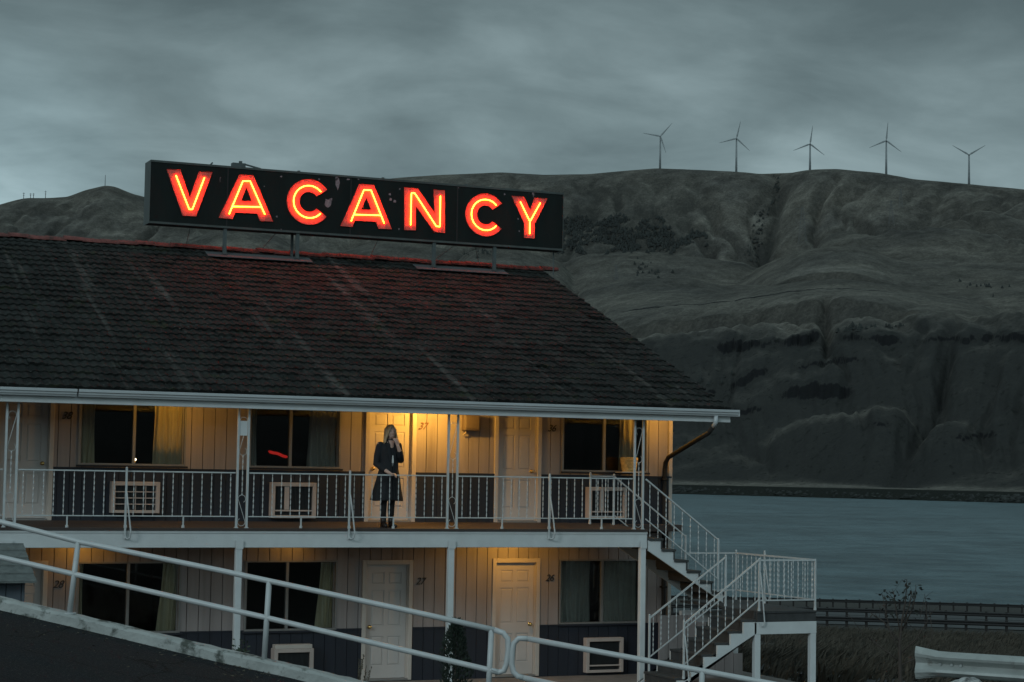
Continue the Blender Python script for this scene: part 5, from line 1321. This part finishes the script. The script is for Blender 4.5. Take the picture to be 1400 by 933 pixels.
# sapling with sparse leaves
def sapling():
    rr = 27.0; base = on_r(1230, 1010, rr); bz = 0.0; base = Vector((base.x, base.y, 0.0)); t = thing('sapling', 'thin young tree with bare lower twigs and few leaves on top', 'sapling', tuple(base))
    P = lambda px, py, dr=0: on_r(px, py, rr + dr)
    tr = MB(); tr.tube([base, P(1231, 933), P(1230, 880), P(1233, 850), P(1238, 822), P(1240, 792)], [.035, .028, .02, .014, .009, .004], 8)
    tr.build('trunk', M_twig, t, True)
    br = MB(); lf = MB()
    limbs = [[(1231, 905), (1200, 882), (1180, 866), (1172, 858)], [(1231, 890), (1218, 868), (1212, 842), (1206, 812)], [(1230, 895), (1252, 875), (1268, 850), (1264, 812)], [(1232, 870), (1226, 840), (1222, 812), (1220, 806)], [(1233, 862), (1246, 836), (1252, 815), (1252, 800)], [(1231, 910), (1262, 896), (1275, 870), (1270, 826)], [(1231, 880), (1208, 850), (1190, 838)], [(1234, 852), (1243, 830), (1246, 812)]]
    for lb in limbs:
        dr = rnd.uniform(-.4, .4); pts = [P(q[0], q[1], dr * i / 3) for i, q in enumerate(lb)]; br.tube(pts, [.012, .009, .006, .003][:len(pts)], 6)
        for k_ in range(4):
            a = pts[1].lerp(pts[-1], rnd.random()); br.tube([a, a + Vector((rnd.uniform(-.2, .2), rnd.uniform(-.2, .2), rnd.uniform(0, .25)))], [.004, .002], 4)
    br.build('branches', M_twig, t, True)
    for (px, py, n_, sp) in ((1240, 795, 6, 3), (1240, 805, 5, 3), (1241, 815, 5, 3), (1252, 804, 4, 4), (1252, 812, 3, 3), (1222, 808, 6, 4), (1226, 815, 4, 4), (1207, 813, 6, 4), (1210, 820, 3, 4), (1264, 818, 3, 3), (1240, 825, 8, 14), (1225, 825, 8, 10), (1262, 833, 6, 8), (1200, 838, 6, 10), (1245, 838, 8, 12), (1212, 845, 4, 10)):
        for k_ in range(n_): leaf_quad(lf, P(px + rnd.gauss(0, sp), py + rnd.gauss(0, sp * .8), rnd.uniform(-.3, .3)), Vector((rnd.uniform(-1, 1), rnd.uniform(-1, 1), rnd.uniform(-.9, .5))), rnd.uniform(.05, .09), rnd.uniform(.015, .024))
    lf.build('leaves', mat('sapling_leaf', (.016, .02, .016), .8, var=.3), t)
sapling()

# ================================================================== near guardrail, boulder, shed
def near_guardrail():
    a = on_r(1252, 906, 20.4); c = on_r(1400, 916, 20.0); c2 = a + (c - a) * 2.4
    t = thing('guardrail_end', 'pale grey corrugated guardrail end in the lower right corner', 'guardrail', (a.x, a.y, 1.2))
    dv = (c2 - a); dvh = Vector((dv.x, dv.y, 0)).normalized(); sn = Vector((dvh.y, -dvh.x, 0))
    if sn.dot(Vector(CAM) - a) < 0: sn = -sn
    def prof_(hh, flat):
        pts = [(.0, .5), (.035, .44), (.085, .30), (.075, .20), (.02, .06), (.0, 0), (.02, -.06), (.075, -.20), (.085, -.30), (.035, -.44), (.0, -.5)]
        return [(q[0] * flat, q[1] * hh) for q in pts]
    rings = []
    for (u, hh, fl) in ((0, .34, .35), (.03, .315, .55), (.09, .265, 1), (.14, .26, 1), (.4, .262, 1), (.7, .265, 1), (1, .27, 1)):
        p = a + dv * u; pr_ = prof_(hh, fl); f_ = [p + sn * q[0] + Vector((0, 0, q[1])) for q in pr_]; bk_ = [p + sn * (q[0] - .008) + Vector((0, 0, q[1])) for q in reversed(pr_)]
        rings.append(f_ + bk_)
    b = MB(); b.ring_loft(rings); o = b.build('beam', mat('galvanised_rail', (.33, .355, .34), .5, .15, var=.14, scale=5, dark=(.14, .13, .11), dark_at=(.62, .72), dscale=6), t)
    for u in (.19, .62, .97):
        p = a + dv * u; b = MB(); b.box(p.x - .09 - sn.x * .13, p.x + .09 - sn.x * .13, p.y - .09 - sn.y * .13, p.y + .09 - sn.y * .13, -.3, p.z + .02); b.build('post', M_timber, t)
    b = MB()
    for u in (.10, .145, .18):
        p = a + dv * u + sn * .012; b.tube([p, p + sn * .02], .016, 8)
    b.build('bolts', M_metal, t)
near_guardrail()
def boulder():
    c = on_r(1322, 944, 19.9); b = MB(); bmesh.ops.create_icosphere(b.bm, subdivisions=4, radius=1.0, matrix=Matrix.Identity(4))
    for v_ in b.bm.verts:
        n_ = v_.co.normalized(); k_ = 1 + .16 * mnoise.noise(n_ * 1.6) + .07 * mnoise.noise(n_ * 4.2)
        v_.co = Vector((c.x + n_.x * .20 * k_, c.y + n_.y * .22 * k_, c.z - .02 + n_.z * .15 * k_))
    o = b.build('boulder', M_rock, None, True, origin=c); tag(o, 'pale rounded boulder just under the guardrail end', 'boulder')
    p = MB(); p.box(c.x - .35, c.x + .35, c.y - .35, c.y + .35, -.2, c.z - .15, .04); tag(p.build('boulder_plinth', M_conc), 'concrete block under the pale boulder', 'block')
boulder()
def shed():
    x1, yf, ze = -6.66, -6.0, 2.17; x0 = -9.4; yr, zr = -4.9, 2.60
    t = thing('shed', 'small blue board shed with grey shingled roof at the left edge', 'shed', ((x0 + x1) / 2, -4.9, 0))
    b = MB(); x = x0
    while x < x1 - .1: b.box(x, min(x + .19, x1 - .1), yf + .12, yf + .16, -.1, ze - .01); x += .2
    y = yf + .16
    while y < -3.9: b.box(x1 - .14, x1 - .10, y, min(y + .19, -3.92), -.1, ze - .01 + max(0, (zr - ze) * (1 - abs(y + .1 - yr) / (yr - yf)) - .06)); y += .2
    b.box(x0, x1 - .15, -4.0, -3.95, -.1, ze - .01); b.box(x0, x0 + .05, yf + .165, -4.01, -.1, ze - .01)
    b.build('wall', M_shedwall, t)
    b = MB()
    for sg in (1, -1):
        n_ = 5
        for i in range(n_):
            u0, u1 = i / n_, (i + 1) / n_ + .02
            f_ = lambda u, up: ((yf - .06 if sg > 0 else 2 * yr - yf + .06) * (1 - u) + yr * u, (ze - .03) * (1 - u) + zr * u + up)
            xr0 = x1 + .02; cut = lambda u: 0
            (ya, za), (yb_, zb_) = f_(u0, .035), f_(u1, .012)
            b.ring_loft([[(x0 - .1, ya, za), (x0 - .1, yb_, zb_), (x0 - .1, yb_, zb_ - .02), (x0 - .1, ya, za - .03)], [(xr0, ya, za), (xr0, yb_, zb_), (xr0, yb_, zb_ - .02), (xr0, ya, za - .03)]])
    b.build('roof', M_shingle, t)
shed()

# ================================================================== the woman on the balcony
def person():
    X0, Y0, Z0 = -.045, -1.40, 2.742
    t = thing('person', 'blonde woman in a dark knee length coat, hand raised to her mouth', 'person', (X0, Y0, Z0))
    M_skin = mat('skin', (.47, .31, .25), .6, var=.06, scale=8)
    M_coat = mat('dark_coat_wool', (.011, .013, .016), .9, var=.2, scale=14, bump=.2)
    M_hair = mat('blonde_hair', (.36, .26, .15), .6, var=.35, scale=26, stretch=(2, 2, .15))
    M_tights = mat('black_tights', (.008, .008, .009), .8, var=.2)
    M_boot = mat('dark_boot_leather', (.018, .012, .01), .45, var=.2)
    M_shirt = mat('white_shirt', (.62, .62, .6), .8, var=.06)
    def w(p): return Vector((X0 + p[0], Y0 + p[1], Z0 + p[2]))
    def limb(b, pts, rs, n=14):
        # smooth the path a little, then loft, with round ends
        P = [w(p) for p in pts]; b.tube(P, rs, n); b.sphere(P[0], rs[0], n, 8); b.sphere(P[-1], rs[-1], n, 8)
    def blob(b, name, m_, voxel, smooth=6):
        o = b.build(name, m_, t); md = o.modifiers.new('r', 'REMESH'); md.mode = 'VOXEL'; md.voxel_size = voxel
        ms = o.modifiers.new('s', 'SMOOTH'); ms.factor = .5; ms.iterations = smooth
        dg = bpy.context.evaluated_depsgraph_get(); me = bpy.data.meshes.new_from_object(o.evaluated_get(dg)); o.modifiers.clear(); o.data = me
        me.polygons.foreach_set('use_smooth', [True] * len(me.polygons))
        if not me.materials: me.materials.append(m_)
        return o
    # body: torso, neck, head, arms with hands, legs, as one surface
    b = MB()
    limb(b, [(0, 0, .95), (0, .005, 1.1), (-.005, .01, 1.25), (0, .01, 1.38)], [.13, .115, .13, .12])
    limb(b, [(0, .012, 1.38), (.003, .0, 1.50)], [.055, .046])
    hd = Vector((.010, -.02, 1.605)); b.sphere(w(hd), .1, 20, 14, (.74, .92, 1.14)); b.sphere(w((.014, -.052, 1.545)), .06, 14, 10, (.85, .85, .8))
    b.tube([w((.015, -.105, 1.625)), w((.017, -.128, 1.588)), w((.017, -.112, 1.576))], [.008, .014, .01], 8)
    b.sphere(w((.017, -.099, 1.545)), .02, 10, 6, (1.1, .6, .55))
    for s_ in (-1, 1): b.sphere(w((.01 + s_ * .074, .0, 1.595)), .022, 10, 6, (.5, .9, 1.3))
    for s_ in (-1, 1): b.sphere(w((.013 + s_ * .032, -.093, 1.637)), .012, 8, 6, (1.5, .6, .5))
    # legs
    for s_ in (-1, 1):
        lx = -.005 + s_ * .07; limb(b, [(lx, 0, .92), (lx - .01, .01, .60), (lx - .012, -.008, .48), (lx - .012, .02, .30), (lx - .008, .01, .10)], [.095, .068, .055, .054, .038])
        limb(b, [(lx - .008, .02, .06), (lx + .012 * s_, -.12, .035)], [.036, .028])
    # her right arm (left in the picture): down, hand resting on the rail
    RA = [(-.175, .01, 1.385), (-.225, .015, 1.07), (-.12, -.17, .955), (-.075, -.245, .915)]
    limb(b, RA, [.056, .045, .033, .027])
    def hand(b, wrist, fwd_, up_, side_, curl, flip=1):
        fwd_, up_, side_ = Vector(fwd_).normalized(), Vector(up_).normalized(), Vector(side_).normalized(); wr = Vector(wrist)
        P = lambda f_, s_, u_: wr + fwd_ * f_ + side_ * s_ + up_ * u_
        for s_ in (-.026, -.009, .009, .026): limb(b, [tuple(P(0, s_ * .6, 0)), tuple(P(.078, s_, .004))], [.014, .0115], 8)
        for s_, ln in ((-.030, .062), (-.011, .076), (.009, .072), (.028, .056)):
            a = P(.078, s_, .004); f1 = (fwd_ * math.cos(curl) - up_ * math.sin(curl)); f2 = (fwd_ * math.cos(2.2 * curl) - up_ * math.sin(2.2 * curl))
            k1_ = a + f1 * ln * .5; k2_ = k1_ + f2 * ln * .5; limb(b, [tuple(a), tuple(k1_), tuple(k2_)], [.0105, .0098, .008], 8)
        a = P(.022, -.030 * flip, 0); k1_ = a + fwd_ * .028 - side_ * .028 * flip - up_ * .012; k2_ = k1_ + fwd_ * .032 - side_ * .006 * flip - up_ * .012; limb(b, [tuple(a), tuple(k1_), tuple(k2_)], [.013, .0115, .009], 8)
    hand(b, (-.070, -.252, .912), (.55, -.55, -.12), (.1, -.15, 1), (.7, .7, 0), .55, 1)
    # her left arm (right in the picture): bent up, hand at the mouth
    LA_ = [(.165, .01, 1.385), (.188, -.03, 1.14), (.115, -.17, 1.30), (.083, -.175, 1.375)]
    limb(b, LA_, [.056, .046, .034, .027])
    hand(b, (.080, -.175, 1.38), (-.33, .05, 1), (.35, -.9, .15), (.9, .3, .3), -.0 + .35, -1)
    blob(b, 'body', M_skin, .0065, 3)
    # hair
    b = MB(); b.sphere(w((.008, .012, 1.635)), .108, 20, 14, (.84, .92, 1.0)); 
    rs_ = random.Random(3)
    for k_ in range(70):
        a = R(rs_.uniform(-25, 205)); ax, ay = math.cos(a), math.sin(a)
        if ay < -.05 and abs(ax) < .8: continue
        p0 = Vector((.008 + .075 * ax, .012 + .085 * ay, 1.66)); p1 = Vector((.008 + .098 * ax, .005 + .095 * ay - (.02 if abs(ax) > .8 else 0), 1.55)); p2 = Vector((.005 + .122 * ax, .0 + .08 * ay - (.05 if abs(ax) > .75 else 0), 1.43 + rs_.uniform(-.03, .04)))
        limb(b, [tuple(p0), tuple(p1), tuple(p2)], [.026, .022, .010], 8)
    for s_ in (-1, 1):     # fringe and curtains beside the face
        for k_ in range(8):
            u = k_ / 7; limb(b, [(.01 + s_ * .01, -.06, 1.725), (.012 + s_ * (.035 + .03 * u), -.105 + .03 * u, 1.68 - .02 * u), (.012 + s_ * (.066 + .014 * u), -.085 + .025 * u, 1.60 - .05 * u), (.01 + s_ * (.088 + .012 * u), -.06, 1.50 - .03 * u)], [.016, .015, .015, .009], 8)
    blob(b, 'hair', M_hair, .007, 2)
    # coat: flared skirt, torso, sleeves
    b = MB(); rings = []
    for (z, rx, ry, cx, cy) in ((.455, .288, .205, -.028, .0), (.50, .280, .20, -.027, 0), (.65, .245, .180, -.022, 0), (.82, .208, .160, -.012, .0), (1.0, .166, .135, -.006, .004), (1.1, .158, .128, -.003, .006), (1.22, .172, .135, -.002, .01), (1.33, .186, .128, -.004, .012), (1.40, .165, .105, -.004, .014), (1.445, .10, .082, 0, .012), (1.49, .066, .068, .002, .006)):
        ring = []; n_ = 40
        for i in range(n_):
            a = 2 * math.pi * i / n_; fold = 1 + (.035 * math.sin(5 * a + .7) + .02 * math.sin(9 * a)) * max(0, (1.0 - z) / .55)
            ring.append(w((cx + rx * fold * math.cos(a), cy + ry * fold * math.sin(a), z + (.012 * math.sin(3 * a) if z < .47 else 0))))
        rings.append(ring)
    b.ring_loft(rings)
    limb(b, [(-.165, .012, 1.378), (-.205, .015, 1.23), (-.228, .012, 1.07), (-.175, -.08, 1.01), (-.138, -.14, .972)], [.068, .064, .058, .054, .047])
    limb(b, [(.155, .012, 1.378), (.178, .0, 1.26), (.190, -.035, 1.135), (.155, -.11, 1.215), (.128, -.150, 1.275)], [.068, .064, .06, .052, .046])
    blob(b, 'coat', M_coat, .0085, 3)
    b = MB()    # lapels and the open edge
    for s_ in (-1, 1):
        b.ring_loft([[w((s_ * .012 + .0, -.142, 1.10)), w((s_ * .03, -.14, 1.10)), w((s_ * .03, -.125, 1.10)), w((s_ * .012, -.125, 1.10))],
                     [w((s_ * .03, -.137, 1.26)), w((s_ * .085, -.128, 1.26)), w((s_ * .085, -.10, 1.26)), w((s_ * .03, -.10, 1.26))],
                     [w((s_ * .035, -.12, 1.40)), w((s_ * .095, -.098, 1.40)), w((s_ * .095, -.06, 1.40)), w((s_ * .035, -.07, 1.40))],
                     [w((s_ * .05, -.062, 1.47)), w((s_ * .085, -.03, 1.46)), w((s_ * .08, .0, 1.44)), w((s_ * .05, -.02, 1.46))]])
        b.bar(w((.004 + s_ * .012, -.140, 1.09)), w((.004 + s_ * .03, -.212, .47)), .012, .014)
    b.build('lapels', M_coat, t)
    b = MB(); b.ring_loft([[w((-.002, -.137, 1.035)), w((.03, -.137, 1.035)), w((.03, -.12, 1.035)), w((-.002, -.12, 1.035))], [w((-.002, -.144, 1.13)), w((.026, -.144, 1.13)), w((.026, -.12, 1.13)), w((-.002, -.12, 1.13))], [w((.006, -.146, 1.215)), w((.016, -.146, 1.215)), w((.016, -.12, 1.215)), w((.006, -.12, 1.215))]])
    b.build('shirt', M_shirt, t)
    b = MB()
    for s_ in (-1, 1):
        lx = -.005 + s_ * .07; limb(b, [(lx - .01, .01, .56), (lx - .012, -.008, .48), (lx - .012, .02, .30), (lx - .008, .01, .12)], [.069, .059, .058, .044])
    b.build('tights', M_tights, t, True)
    for s_ in (-1, 1):
        b = MB(); lx = -.005 + s_ * .07; limb(b, [(lx - .009, .012, .17), (lx - .008, .012, .06)], [.052, .046]); limb(b, [(lx - .008, .03, .05), (lx + .004 * s_, -.05, .045), (lx + .014 * s_, -.14, .034)], [.045, .043, .033]); b.box(X0 + lx - .045, X0 + lx + .035, Y0 - .15, Y0 + .07, Z0 + .001, Z0 + .016, .006); b.box(X0 + lx - .04, X0 + lx + .03, Y0 + .0, Y0 + .07, Z0 + .001, Z0 + .03)
        b.build('boot', M_boot, t, True)
    b = MB()
    for s_ in (-1, 1): b.sphere(w((.013 + s_ * .032, -.103, 1.625)), .011, 10, 6, (1.2, .5, .6))
    b.build('eyes', M_black, t, True)
person()
